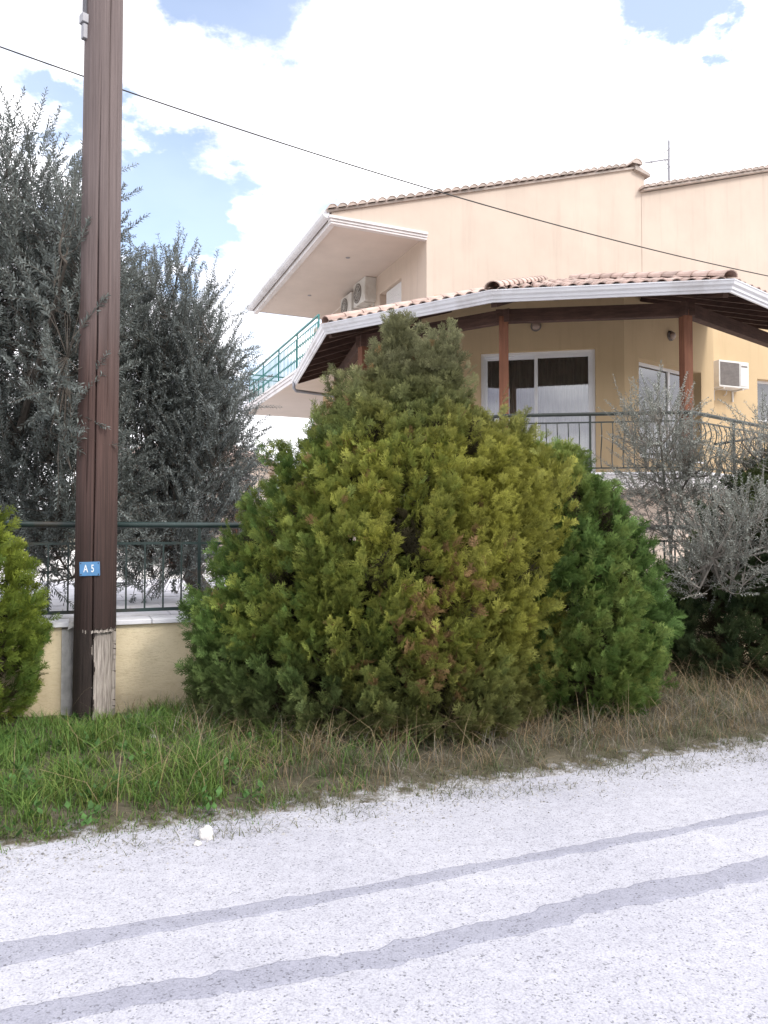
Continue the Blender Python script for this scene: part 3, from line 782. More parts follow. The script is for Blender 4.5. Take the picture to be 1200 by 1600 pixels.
def tile_mesh(name, mat, L=.42, r0=.082, r1=.069, th=.014, n=7, arch=.8, plug=False):
    """barrel tile: local Y runs up the slope, open side down, nose at y=0"""
    vs = []; fs = []
    for y, r in ((0, r0), (L, r1)):
        for rr in (r, r - th):
            for k in range(n + 1):
                t = math.pi * k / n; vs.append((-rr * math.cos(t), y, rr * math.sin(t) * arch + (0 if y == 0 else -.0)))
    m = n + 1
    O0, I0, O1, I1 = 0, m, 2 * m, 3 * m
    for k in range(n):
        fs += [(O0 + k, O0 + k + 1, O1 + k + 1, O1 + k), (I0 + k + 1, I0 + k, I1 + k, I1 + k + 1), (O0 + k + 1, O0 + k, I0 + k, I0 + k + 1), (O1 + k, O1 + k + 1, I1 + k + 1, I1 + k)]
    fs += [(O0, O1, I1, I0), (O0 + n, I0 + n, I1 + n, O1 + n)]
    if plug: vs += [(p[0], .012, p[2]) for p in vs[m:2 * m]]; fs.append(tuple(range(4 * m, 5 * m)))
    mb = MB(); mb.add(vs, fs); me = mb.mesh(name, mat, False); return me
def frame_mat(o, x, y, z):
    m = Matrix((x, y, z)).transposed().to_4x4(); m.translation = o; return m

def veranda_roof():
    beta = math.atan(SLOPE); zc = EZ - .002
    ed = []
    for i in range(4):
        d = (EV[i + 1] - EV[i]).normalized(); ed.append((EV[i], EV[i + 1], d, Vector((-d.y, d.x, 0))))
    def turn(i, j): return ed[i][2].angle(ed[j][2])
    tans = [0] + [math.tan(turn(i, i + 1) / 2) for i in range(3)] + [0]
    roof_mb = MB(); facets = []
    Ls = [1.9, RL, RL, RL]
    for i, (a, b, d, n) in enumerate(ed):
        rl = RL; a2 = a + n * rl + d * (rl * tans[i]); b2 = b + n * rl - d * (rl * tans[i + 1])
        up = Vector((n.x, n.y, SLOPE)).normalized(); nz = d.cross(up).normalized()
        z = lambda p, y: Vector((p.x, p.y, zc + y * SLOPE))
        roof_mb.slab([z(a, 0), z(b, 0), z(b2, rl), z(a2, rl)], (0, 0, -.03))
        facets.append((a, b, d, n, up, nz, tans[i], tans[i + 1]))
    roof = hp(roof_mb, 'veranda_roof', M['tile'])
    # boards and rafters under it
    for i, (a, b, d, n, up, nz, t0, t1) in enumerate(facets):
        L = (b - a).length; y = .0
        while y < 2.75:
            ym = y + .07
            x0 = max(0, ym * t0) + .004; x1 = L - ym * t1 - .004
            if x1 - x0 < .1: break
            p0 = a + d * x0 + n * ym + Z * (zc - .052 + ym * SLOPE); p1 = a + d * x1 + n * ym + Z * (zc - .052 + ym * SLOPE)
            o = MB().beam(p0, p1, .142, .02, nz).build('ceiling_board', M['roof_wood']); o.parent = roof
            y += .15
        k = 0.3
        while k < L:
            y1 = 2.7
            if t0 > 0: y1 = min(y1, k / t0)
            if t1 > 0: y1 = min(y1, (L - k) / t1)
            if y1 > .35:
                p0 = a + d * k + n * .02 + Z * (zc - .118 + .02 * SLOPE); p1 = a + d * k + n * y1 + Z * (zc - .118 + y1 * SLOPE)
                o = MB().beam(p0, p1, .07, .11, nz).build('rafter', M['roof_wood']); o.parent = roof
            k += .62
    for i in range(1, 4):
        n0, n1 = facets[i - 1][3], facets[i][3]; hd = (n0 + n1).normalized(); hd = hd / hd.dot(n0)
        p0 = EV[i] + Z * (zc - .15); p1 = EV[i] + hd * 2.7 + Z * (zc - .15 + 2.7 * SLOPE)
        o = MB().beam(p0 + hd * .06, p1, .09, .14).build('hip_rafter', M['roof_wood']); o.parent = roof
    # tiles
    tm = tile_mesh('roof_tile', M['tile']); far = MB(); SP = .205; RW = .345
    for i, (a, b, d, n, up, nz, t0, t1) in enumerate(facets):
        L = (b - a).length; nc = int(L / SP); x_off = (L - (nc - 1) * SP) / 2
        rows = 13
        for r in range(rows):
            y = -.05 + r * RW
            for c in range(nc):
                x = x_off + c * SP
                if x < (y + .15) * t0 - .03 or x > L - (y + .15) * t1 + .03: continue
                j = Vector((random.uniform(-.008, .008), random.uniform(-.012, .012), random.uniform(-.003, .003)))
                lift = .0
                o_ = a + d * (x + j.x) + n * (y + j.y) + Z * (zc + lift + y * SLOPE + j.z)
                upl = (up + nz * .028 + d * random.uniform(-.02, .02)).normalized(); nl = d.cross(upl).normalized(); dl = upl.cross(nl)
                mw = frame_mat(o_, dl, upl, nl)
                if r == 0 or (i == 2 and r < 9):
                    sub('roof_tile', tm, roof, mw)
                else:
                    vv = [mw @ v.co for v in tm.vertices]; far.add(vv, [tuple(p.vertices) for p in tm.polygons])
    f = far.build('tile_field', M['tile']); f.parent = roof; stuff(f)
    # hip caps
    hm = tile_mesh('hip_tile', M['tile'], .42, .125, .10, .016)
    for i in range(1, 4):
        n0, n1 = facets[i - 1][3], facets[i][3]; hd = (n0 + n1).normalized(); sl = SLOPE * hd.dot(n0)
        up = Vector((hd.x, hd.y, sl)).normalized(); side = Vector((hd.y, -hd.x, 0)); nz = side.cross(up)
        for r in range(12):
            q = -.02 + r * .36
            o_ = EV[i] + hd * q + Z * (zc + .055 + q * sl)
            upl = (up + nz * .03).normalized(); mw = frame_mat(o_, side, upl, side.cross(upl))
            sub('hip_tile', hm, roof, mw)
    # gutter round the eaves, with a downpipe at its left end
    prof = [(-.01, -.03), (-.01, -.17), (.02, -.17), (.025, -.135), (.045, -.13), (.05, -.095), (.08, -.07), (.09, -.03), (.10, -.022), (.10, -.006), (.088, -.006), (.072, -.05), (.03, -.045)]
    hp(MB().sweep([p + Z * EZ for p in EV], prof), 'gutter', M['gutter'])
    a, d = EV[0], facets[0][2]; nrm = facets[0][3]
    p = a + d * .12 - nrm * .05 + Z * (EZ - .1)
    pts = [p, p - Z * .14, p - Z * .2 + nrm * .05, p - Z * .22 + nrm * .95 - d * .3 , p - Z * .28 + nrm * 1.0 - d * .3, p - Z * 2.6 + nrm * 1.0 - d * .3]
    hp(MB().tube(pts, .038, 10), 'downpipe', M['steel'], smooth=True)
veranda_roof()

def upper_floor():
    P1 = Vector((-1.12, 16.25, 0)); u = ang(24); v = ang(112.5); nb = Vector((-u.y, u.x, 0))
    ZS = 8.30; k2 = 2.28; P2 = P1 + u * k2
    sl = (11.02 - 8.44) / 8.3
    poly = [(k2, 4.9), (k2, ZS), (0, ZS), (0, 8.44), (8.3, 11.02), (8.66, 10.94), (8.66, 4.9)]
    hp(MB().slab([P1 + u * k + Z * z for k, z in poly], nb * .25), 'gable_wall', M['facade'])
    poly = [(8.55, 4.9), (8.55, 10.42), (15.5, 10.42 + 6.95 * sl), (15.5, 4.9)]
    hp(MB().slab([P1 + u * k + Z * z - nb * .012 for k, z in poly], nb * .24), 'gable_wall', M['facade'])
    # side wall with the roller shutter door
    S0 = P2 + nb * .25; S1 = P2 + v * 8.5
    ops = [(1.15, 2.55, 5.65, 7.78)]
    # travel from back to front so that the wall thickness lies inside
    L = (S1 - P2).length
    mb, d, n, o = wall_open(S1, S0, 4.9, ZS - .003, .25, [(L - .25 - 2.55 + .0, L - .25 - 1.15, 5.65, 7.78)])
    # n points to the left of travel = into the house when travelling front-ward? checked: left of (front) is east
    hp(mb, 'side_wall', M['facade'])
    # shutter with slats
    sh = hp(MB().box(S0 + v * 1.6 + u * .11 + Z * 6.715, (1.39, .02, 2.12), (v, u, Z)), 'roller_shutter', M['pvc'])
    slat = MB().box((0, 0, 0), (1.36, .014, .048)).mesh('slat', M['pvc'])
    for i in range(38):
        mw = frame_mat(S0 + v * 1.6 + u * .095 + Z * (5.70 + .0545 * i), v, u, Z)
        sub('slat', slat, sh, mw)
    # overhanging roof soffit over the balcony
    P3 = P1 + v * 7.3; P4 = P2 + v * 7.3
    hp(MB().slab([P1 + nb * .252 + Z * ZS, P2 + nb * .252 + Z * ZS, P4 + Z * ZS, P3 + Z * ZS], (0, 0, .1)), 'soffit', M['soffit'])
    dl = MB().lathe([(.055, 0), (.05, -.012), (.03, -.014)], 16).mesh('downlight', M['steel'])
    for a, b in ((1.1, 2.0), (1.1, 5.2)):
        o = link('downlight', dl); o.location = P1 + u * a + v * b + Z * (ZS - .001); local(o, HS)
    # stepped mouldings under the gable edge and along the eave
    for i, (h0, h1, pr) in enumerate(((-.10, -.055, .022), (-.052, .0, .045), (.003, .06, .075))):
        hp(MB().slab([P1 - u * pr - nb * pr + Z * (ZS + h0), P2 - nb * pr + Z * (ZS + h0), P2 - nb * pr + Z * (ZS + h1), P1 - u * pr - nb * pr + Z * (ZS + h1)], nb * (pr + .10)), 'moulding', M['white_trim'])
    hp(MB().slab([P1 - u * .02 + nb * .11 + Z * (ZS - .10), P3 - u * .02 + Z * (ZS - .10), P3 - u * .02 + Z * (ZS - .005), P1 - u * .02 + nb * .11 + Z * (ZS - .005)], u * .12), 'moulding', M['white_trim'])
    prof = [(-.02, .0), (-.02, .14), (.10, .16), (.13, .15), (.13, .08), (.10, .03), (.05, .0)]
    g0 = P4 + Z * ZS + v * .05; g1 = P3 + Z * ZS + v * .05 - u * .08; g2 = P1 + Z * ZS - u * .08 - nb * .02
    hp(MB().sweep([g0, g1, g2], prof), 'eave_gutter', M['gutter'])
    # roofs: slabs behind the gables
    def rz(k): return 8.44 + sl * k
    roof = hp(MB().slab([P1 - u * .12 - nb * .06 + Z * (rz(-.12) + .01), P1 + u * 8.42 - nb * .06 + Z * (rz(8.3) + .012), P1 + u * 8.42 + v * 8 + Z * (rz(8.3) + .012), P1 - u * .12 + v * 7.4 + Z * (rz(-.12) + .01)], (0, 0, .05)), 'upper_roof', M['tile_old'])
    hp(MB().slab([P1 + u * 8.5 - nb * .15 + Z * 10.43, P1 + u * 15.4 - nb * .15 + Z * (10.43 + 6.9 * sl), P1 + u * 15.4 + v * 8 + Z * (10.43 + 6.9 * sl), P1 + u * 8.67 + v * 8 + Z * 10.43], (0, 0, .05)), 'upper_roof', M['tile_old'])
    vt = tile_mesh('verge_tile', M['tile_old'], .5, .108, .10, .018, 7, .75, True)
    us = (u + Z * sl).normalized(); ns = us.cross(nb).normalized(); ns = ns if ns.z > 0 else -ns
    def row(k0, k1, zoff, fo):
        k = k0
        while k < k1:
            o_ = P1 + u * k + Z * (zoff + sl * k) - nb * (fo + random.uniform(-.01, .012)) + Z * random.uniform(-.006, .006)
            x = us; y = (nb + us * random.uniform(-.04, .04)).normalized(); z = x.cross(y); x = y.cross(z)
            sub('verge_tile', vt, roof, frame_mat(o_, x.normalized(), y, z)); k += .232
    row(-.02, 8.1, 8.50, .13); row(8.56, 15.2, 10.49 - sl * 8.5, .22)
    # ridge cap, seen end on
    rc = tile_mesh('ridge_tile', M['tile_old'], .45, .17, .15, .025, 8, .8, True)
    for i in range(4):
        sub('ridge_tile', rc, roof, frame_mat(P1 + u * 8.3 - nb * .16 + nb * (.4 * i) + Z * (rz(8.3) + .07), u, nb, Z))
    b_ = MB().slab([P1 + u * 8.28 - nb * .1 + Z * 10.96, P1 + u * 8.78 - nb * .1 + Z * 10.86, P1 + u * 8.78 - nb * .1 + Z * 10.93, P1 + u * 8.28 - nb * .1 + Z * 11.10], nb * 3); f = b_.build('roof_edge', M['tile_old']); f.parent = roof
    # balcony slab, mouldings, railing
    bz = 5.56
    q1 = P1 + v * 1.2; q2 = P2 + v * 1.2; q3 = P1 + v * 8.4; q4 = P2 + v * 8.4 + u * .3
    hp(MB().slab([q1 + Z * bz, q2 + Z * bz, q4 + Z * bz, q3 + Z * bz], (0, 0, -.24)), 'balcony_slab', M['soffit'])
    for a, b, o_ in ((.0, -.06, .07), (-.063, -.14, .045), (-.143, -.235, .02)):
        hp(MB().sweep([q4 + Z * bz, q3 + Z * bz, q1 + Z * bz], [(.0, a), (o_, a), (o_, b), (.0, b)]), 'balcony_moulding', M['white_trim'])
    r1 = q1 + u * .1 ; r3 = q3 + u * .1 - v * .1; r4 = q4 - v * .1
    rail = hp(MB().sweep([r4 + Z * (bz + 1.0), r3 + Z * (bz + 1.0), r1 + Z * (bz + 1.0)], [(-.022, -.018), (-.022, .018), (.022, .018), (.022, -.018)]), 'balcony_railing', M['teal_iron'])
    for z in (.86, .12):
        r_ = MB().sweep([r4 + Z * (bz + z), r3 + Z * (bz + z), r1 + Z * (bz + z)], [(-.008, -.012), (-.008, .012), (.008, .012), (.008, -.012)]).build('rail', M['teal_iron']); r_.parent = rail
    # balusters with a scroll
    mb = MB(); mb.tube([(0, 0, .12), (0, 0, .86)], .009, 5)
    sc = [(.055 * math.cos(t) * (1 - t / 9), 0, .62 + .075 * math.sin(t) * (1 - t / 9)) for t in np.linspace(0, 6.2, 14)]
    mb.tube(sc, .007, 4)
    sc = [(-.055 * math.cos(t) * (1 - t / 9), 0, .36 - .075 * math.sin(t) * (1 - t / 9)) for t in np.linspace(0, 6.2, 14)]
    mb.tube(sc, .007, 4)
    bm_ = mb.mesh('baluster', M['teal_iron'])
    for A, B_, n_ in ((r3, r1, 52), (r4, r3, 15)):
        dd = (B_ - A).normalized()
        for k in range(n_):
            p = A + (B_ - A) * ((k + .3) / n_) + Z * bz
            sub('baluster', bm_, rail, Matrix.Translation(p) @ Matrix.Rotation(math.atan2(dd.y, dd.x), 4, 'Z'))
    pm = MB().box((0, 0, .5), (.035, .035, 1.0)).mesh('rail_post', M['teal_iron'])
    for k in range(5):
        sub('rail_post', pm, rail, Matrix.Translation(r3 + (r1 - r3) * (k / 4) + Z * bz))
    return P1, P2, u, v, nb
P1, P2, UU, VV, NB = upper_floor()

def outdoor_unit(c, n, w, h, dep, label, flat=False):
    """air conditioner outdoor unit, c = centre of its back, n = facing direction"""
    x = Vector((-n.y, n.x, 0)); ax = (x, n, Z); c = Vector(c)
    root = empty('air_conditioner', c - Z * h / 2, label, 'air conditioner', 'air conditioner units on the house walls')
    local(MB().box(c + n * (dep / 2), (w, dep, h), ax).build('casing', M['ac_white'], bevel=.012), root)
    f = c + n * (dep + .001)
    if flat:
        g = f + x * (w * -.145)
        gp = local(MB().box(g + n * .003, (w * .64, .008, h * .86), ax).build('grille', M['ac_dark'], bevel=.01), root)
        for i in range(16):
            s_ = MB().box(g + n * .010 + Z * (h * .86 * ((i + .5) / 16 - .5)), (w * .62, .006, .007), ax).build('slat', M['ac_dark']); s_.parent = gp; s_.matrix_parent_inverse = gp.matrix_basis.inverted() @ Matrix.Translation(root.location) if False else Matrix.Identity(4); s_.parent = root; s_.matrix_parent_inverse = Matrix.Translation(root.location).inverted()
        cover = f + x * (w * .335)
        local(MB().box(cover + n * .004, (w * .25, .010, h * .84), ax).build('service_cover', M['ac_white'], bevel=.006), root)
        local(MB().box(cover + n * .011 + Z * h * .32, (w * .20, .006, .035), ax).build('badge', M['ac_dark']), root)
    else:
        g = f - x * (w * .14)
        local(MB().lathe([(h * .42, 0), (h * .42, .012), (h * .39, .012), (h * .39, .002)], 28, g, (x, Z, n)).build('fan_ring', M['ac_dark'], smooth=False), root)
        mb = MB()
        for r in (.1, .2, .3):
            pts = [g + n * .014 + x * (r * h * 1.2 * math.cos(t)) + Z * (r * h * 1.2 * math.sin(t)) for t in np.linspace(0, 2 * math.pi, 20)]; mb.tube(pts, .005, 4)
        for t in np.linspace(0, math.pi, 6)[:-1]:
            q = x * math.cos(t) + Z * math.sin(t); mb.tube([g + n * .016 - q * h * .4, g + n * .016 + q * h * .4], .004, 4)
        local(mb.build('fan_guard', M['ac_white']), root)
        mb = MB()
        for t in (0, 2.09, 4.19):
            q = x * math.cos(t) + Z * math.sin(t); q2 = -x * math.sin(t) + Z * math.cos(t)
            mb.slab([g + n * .004, g + q * h * .35 + n * .004, g + q * h * .28 + q2 * h * .2 + n * .004], n * .003)
        local(mb.build('fan_blades', M['cable']), root)
        local(MB().box(f + x * (w * .40), (w * .14, .01, h * .8), ax).build('service_cover', M['ac_white'], bevel=.004), root)
    for s_ in (-.32, .32):
        mb = MB()
        mb.beam(c + x * w * s_ - Z * (h / 2 + .015), c + x * w * s_ + n * (dep * .95) - Z * (h / 2 + .015), .035, .03)
        mb.beam(c + x * w * s_ + n * .017 - Z * (h / 2 + .03), c + x * w * s_ + n * .017 - Z * (h / 2 + .25), .035, .03, up=n)
        local(mb.build('bracket', M['ac_white']), root)
    mb = MB(); mb.tube([c + x * w * .05 + n * .08 - Z * (h / 2), c + x * w * .06 + n * .06 - Z * (h / 2 + .08), c + x * w * .02 + n * .02 - Z * (h / 2 + .13)], .012, 6)
    local(mb.build('drain_hose', M['ac_white'], smooth=True), root)
da = ang(22); na = Vector((da.y, -da.x, 0))
outdoor_unit(Vector((6.70, 17.0, 0)) + da * 1.09 + Z * 5.13, na, .88, .60, .34, 'white box air conditioner with dark grille on the ochre wall right of the post', True)
outdoor_unit(P2 + VV * 3.45 - UU * .01 + Z * 7.98, -UU, .82, .62, .32, 'nearer of two white air conditioners under the upper roof overhang')
outdoor_unit(P2 + VV * 4.5 - UU * .01 + Z * 7.90, -UU, .82, .58, .32, 'farther of two white air conditioners under the upper roof overhang')

def antenna():
    b = Vector((8.05, 21.4, 10.9))
    root = empty('television_antenna', b, 'thin grey television antenna on a mast above the upper right roof', 'antenna')
    local(MB().tube([b - Z * .5, b + Z * 1.78], .038, 8).build('mast', M['steel'], smooth=True), root)
    d = (ang(195) + Z * -.27).normalized(); s = Vector((d.y, -d.x, 0)).normalized(); up = s.cross(d)
    h = b + Z * 1.25
    mb = MB(); mb.tube([h, h + d * .78], .022, 6)
    mb.tube([h - Z * .05 + d * .05, h + Z * .2 + d * .38], .008, 5)
    local(mb.build('boom', M['steel']), root)
    for i in range(7):
        p = h + d * (.16 + .1 * i); l = .2 - .012 * i
        local(MB().tube([p - s * l - up * (l * .45), p + s * l + up * (l * .45)], .013, 5).build('element', M['steel']), root)
    mb = MB()
    for k in (-1, 1):
        mb.tube([h + d * .16 + up * .02, h + d * .05 + up * (.22 * k)], .011, 5)
        mb.tube([h + d * .05 + up * (.22 * k) - s * .2, h + d * .05 + up * (.22 * k) + s * .2], .011, 5)
        mb.tube([h + d * .5, h + d * .78 + up * (.1 * k)], .010, 5)
    local(mb.build('reflector', M['steel']), root)
antenna()

# ------------------------------------------------------------------ buildings beyond the courtyard
def distant_house():
    root = empty('distant_house', (-9, 38, .8), 'distant cream house with terracotta roof seen through the olive trees', 'house')
    mb = MB().prism([(-12.5, 36), (-6.2, 36), (-6.2, 44), (-12.5, 44)], .5, 5.2); local(mb.build('wall', M['facade']), root)
    r = MB(); r.add([(-13.1, 35.3, 5.2), (-5.5, 35.3, 5.2), (-5.5, 44.6, 5.2), (-13.1, 44.6, 5.2), (-9.3, 38.5, 6.6), (-9.3, 41.5, 6.6)], [(0, 1, 4), (1, 2, 5, 4), (2, 3, 5), (3, 0, 4, 5), (0, 3, 2, 1)])
    local(r.build('roof', M['tile']), root)
    local(MB().box((-8.4, 35.4, 3.05), (5, 1.2, .2)).build('balcony', M['white_trim']), root)
    for x in (-10.9, -8.3):
        w = local(MB().box((x, 35.98, 4.2), (1.2, .1, 1.3)).build('window', M['pvc']), root)
        p = MB().box((x, 35.92, 4.2), (1.04, .03, 1.14)).build('pane', M['ac_dark']); p.parent = w; 
    w = local(MB().box((-9.4, 35.98, 1.9), (2.4, .1, 2.1)).build('window', M['pvc']), root)
    p = MB().box((-9.4, 35.92, 1.9), (2.2, .03, 1.95)).build('pane', M['ac_dark']); p.parent = w
distant_house()
def garden_shelter():
    root = empty('garden_shelter', (-4.6, 21, .8), 'small open garden shelter with pale roof edge behind the railing', 'shelter')
    local(MB().slab([(-5.7, 19.8, 3.30), (-3.75, 20.0, 3.22), (-3.65, 22.2, 3.1), (-5.7, 22.2, 3.1)], (0, 0, .07)).build('roof', M['white_trim']), root)
    for x, y in ((-5.5, 20), (-3.9, 20.2), (-5.5, 22), (-3.9, 22)):
        local(MB().box((x, y, 2.0), (.14, .14, 2.5)).build('post', M['post']), root)
    local(MB().box((-4.2, 22.15, 1.6), (1.6, .12, 1.9)).build('back_panel', M['facade']), root)
garden_shelter()

# ------------------------------------------------------------------ foliage
def norm(a): return a / np.maximum(1e-9, np.linalg.norm(a, axis=-1, keepdims=True))
def rot_frames(zdir, yhint):
    """frames (n,3,3) whose columns are x,y,z with z along zdir"""
    z = norm(zdir); x = norm(np.cross(yhint, z)); y = np.cross(z, x)
    return np.stack([x, y, z], axis=-1)
def kite(p, d, l, w, nrm):
    """leaf-like quad: base, side, tip, side"""
    s = np.cross(nrm, d); s /= np.linalg.norm(s)
    return [p, p + d * l * .45 + s * w, p + d * l, p + d * l * .45 - s * w]
def spray_template(seed):
    """one flat cypress spray, unit length along +Z, in the XZ plane, cupped a little: branchlets (quads) with scale-leaf tips (triangles)"""
    r = np.random.default_rng(seed); q = []; tq = []; tr = []; tt = []
    n = 7; ny = np.array([0, 1., 0])
    def P(x, z): return np.array([x, .12 * z * z + .2 * x * x, z])
    for i in range(n):
        z = .08 + .80 * i / n + r.uniform(-.03, .03)
        env = .46 * math.sin(math.pi * min(1, (z * .80 + .20))) ** .8 + .05
        for s in (1, -1):
            if r.random() < .10: continue
            a = rad(r.uniform(28, 50)); l = env * r.uniform(.7, 1.2)
            d = np.array([s * math.sin(a), r.uniform(-.15, .2), math.cos(a)]); p = P(0, z + (.03 if s > 0 else 0))
            w1 = np.cross(ny, d); w1 = w1 / np.linalg.norm(w1) * .028
            tr.append([p - w1, p + w1, p + d * l]); tt.append(z * .5 + .2)
            for k in range(3):
                t = .26 + .24 * k + r.uniform(-.06, .06); s2 = 1 if (k + i) % 2 else -1
                a2 = a * s + s2 * rad(r.uniform(24, 46)); d2 = np.array([math.sin(a2), r.uniform(-.3, .3), math.cos(a2)]); l2 = l * r.uniform(.44, .66) * (1.1 - .4 * t)
                p2 = p + d * l * t; w2 = np.cross(ny, d2); w2 = w2 / np.linalg.norm(w2) * .030
                tr.append([p2 - w2, p2 + w2, p2 + d2 * l2]); tt.append(min(1, z * .5 + .5))
    q.append(kite(P(0, 0), np.array([0, .1, 1.]), 1.0, .02, ny)); tq.append(.1)
    return np.array(q), np.array(tq), np.array(tr), np.array(tt)
SPRAYS = [spray_template(i) for i in range(8)]

def place_sprays(pos, zdir, yhint, size, col, tipcol):
    out = [[], [], [], []]
    which = rng.integers(0, len(SPRAYS), len(pos))
    for w, (q, tq, tr, tt) in enumerate(SPRAYS):
        m = which == w
        if not m.any(): continue
        F = rot_frames(zdir[m], yhint[m]) * size[m][:, None, None]
        for g, tip, k in ((q, tq, 0), (tr, tt, 2)):
            V = np.einsum('nij,kqj->nkqi', F, g) + pos[m][:, None, None, :]
            c = col[m][:, None, None, :] * (1 - tip[None, :, None, None]) + tipcol[m][:, None, None, :] * tip[None, :, None, None]
            c = np.broadcast_to(c, V.shape); nv = g.shape[1]
            out[k].append(V.reshape(-1, nv, 3)); out[k + 1].append(c.reshape(-1, nv, 3))
    return [np.concatenate(o) for o in out]

def conifer(name, base, profile, depth, label, n_clump, per, palette, group, seed, stem_h, size=.2, front_only=.12, peaks=()):
    """profile: [(z, xl, xr)] silhouettes seen from the road, relative to base; a plume-covered crown"""
    global rng
    rng = np.random.default_rng(seed)
    base = np.array(base)
    zs = np.array([p[0] for p in profile]); xl = np.array([p[1] for p in profile]); xr = np.array([p[2] for p in profile])
    o_ = np.argsort(zs); zs, xl, xr = zs[o_], xl[o_], xr[o_]
    # clump centres on the crown surface
    zf = np.linspace(zs[0], zs[-1], 400); hw = np.interp(zf, zs, (xr - xl) / 2); w = hw + .15; w /= w.sum()
    N = n_clump
    z = rng.choice(zf, N, p=w) + rng.uniform(-.01, .01, N)
    th = rng.uniform(-math.pi, math.pi, N)
    back = (np.sin(th) > .45) & (rng.random(N) > front_only); th[back] *= -1
    cx = np.interp(z, zs, (xl + xr) / 2); h = np.interp(z, zs, (xr - xl) / 2)
    dep = np.minimum(h * depth[0], depth[1])
    rr = rng.uniform(.84, 1.0, N) * (1 + .045 * np.sin(th * 5 + z * 3) + .035 * np.sin(th * 11 - z * 5))
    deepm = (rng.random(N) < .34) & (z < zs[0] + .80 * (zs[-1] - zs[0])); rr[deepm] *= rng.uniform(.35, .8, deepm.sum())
    c = np.stack([cx + h * rr * np.cos(th), dep * rr * np.sin(th), z], -1)
    out = norm(np.stack([np.cos(th) * 1.0, np.sin(th) * h / np.maximum(dep, .05), np.full(N, .0)], -1))
    top = (z - zs[0]) / (zs[-1] - zs[0])
    upw = 1.25 + 1.0 * top ** 1.5
    axis = norm(out * 1.0 + np.array([0, 0, 1.]) * (upw + rng.uniform(-.2, .5, N))[:, None] + rng.normal(0, .15, (N, 3)))
    clen = rng.uniform(.22, .46, N) * (1 - .30 * top); crad = rng.uniform(.025, .062, N)
    for px_, py_, pz_, k_, w_ in peaks:      # upright leading shoots that break the outline
        q = rng.normal(0, 1, (k_, 3)) * np.array([w_, w_, w_ * 2.2]); q[:, 2] = -np.abs(q[:, 2])
        c = np.concatenate([c, np.array([px_, py_, pz_]) + q]); axis = np.concatenate([axis, norm(np.array([0, 0, 1.]) + q * 1.2 + rng.normal(0, .10, (k_, 3)))])
        oo = norm(q * np.array([1, 1, .2]) + np.array([0, -.05, 0])); out = np.concatenate([out, oo])
        clen = np.concatenate([clen, rng.uniform(.24, .42, k_)]); crad = np.concatenate([crad, rng.uniform(.04, .075, k_)]); deepm = np.concatenate([deepm, np.zeros(k_, bool)])
    N = len(c)
    so = seed * 3.7
    ctint = np.clip(.5 + .75 * np.array([mnoise.noise((p[0] * 2.4 + so, p[1] * 2.4, p[2] * 1.3)) + .6 * mnoise.noise((p[0] * 6 + so, p[1] * 6, p[2] * 3.2)) for p in c]) + rng.normal(0, .13, N), 0, 1)
    # sprays in every plume
    idx = np.repeat(np.arange(N), np.where(deepm, max(6, per // 2), per)); n = len(idx)
    t = rng.random(n) ** .8
    ang_ = rng.uniform(0, 2 * math.pi, n); r_ = np.sqrt(rng.random(n)) * crad[idx] * (1.15 - .75 * t)
    a1 = norm(np.cross(axis[idx], rng.normal(0, 1, (n, 3)))); a2 = np.cross(axis[idx], a1)
    off = a1 * (np.cos(ang_) * r_)[:, None] + a2 * (np.sin(ang_) * r_)[:, None]
    pos = c[idx] + axis[idx] * ((t - .55) * clen[idx])[:, None] + off
    zdir = norm(axis[idx] * 1.0 + norm(off) * rng.uniform(.2, .75, n)[:, None] + out[idx] * .22 + rng.normal(0, .16, (n, 3)))
    yh = np.cross(norm(zdir), np.array([0, 0, 1.])) * rng.uniform(-.8, .8, n)[:, None] + rng.normal(0, .35, (n, 3)) + out[idx] * rng.uniform(.2, 1.0, n)[:, None]
    sz = rng.uniform(.6, 1.15, n) * size * (1.05 - .25 * t)
    low = pos[:, 2] < .18
    col, tip = palette(pos, t, ctint[idx], idx, rng)
    inner = (deepm[idx] & (rng.random(n) < .7))[:, None]
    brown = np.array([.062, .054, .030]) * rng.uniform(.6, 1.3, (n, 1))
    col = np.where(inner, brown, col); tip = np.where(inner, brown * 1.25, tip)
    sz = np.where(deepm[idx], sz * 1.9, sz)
    pos[:, 2] = np.maximum(pos[:, 2], .03)
    V, C, V3, C3 = place_sprays(pos + base, zdir, yh, sz, col, tip)
    root = empty(name, base, label, 'conifer', group)
    stuff(quads_mesh('foliage', V, C, M['conifer'], root, V3, C3))
    # stems: several upright stems with limbs reaching to the plumes
    mb = MB(); br = random.Random(seed)
    for k in range(4):
        a = k * 1.7 + br.random(); r0 = .18 * br.random() + .05
        cxm = float(np.interp(stem_h * .9, zs, (xl + xr) / 2))
        pts = [(r0 * math.cos(a) + cxm * s * (.6 + .1 * k), r0 * math.sin(a) * .8, stem_h * s * (1 - .13 * k)) for s in np.linspace(-.02, 1, 7)]
        mb.tube([Vector(p) + Vector(base) for p in pts], .055, 7, .01)
    for j in range(0, N, 6):
        p1 = c[j]; s = max(.05, p1[2] - .35)
        p0 = np.array([float(np.interp(s, zs, (xl + xr) / 2)) * .6, 0, s]); mid = (p0 + p1) / 2 + np.array([0, 0, -.04])
        mb.tube([Vector(p0 + base), Vector(mid + base), Vector(p1 + base)], .013, 4, .004, cap=False)
    local(mb.build('stem', M['conifer_bark']), root)
    return root

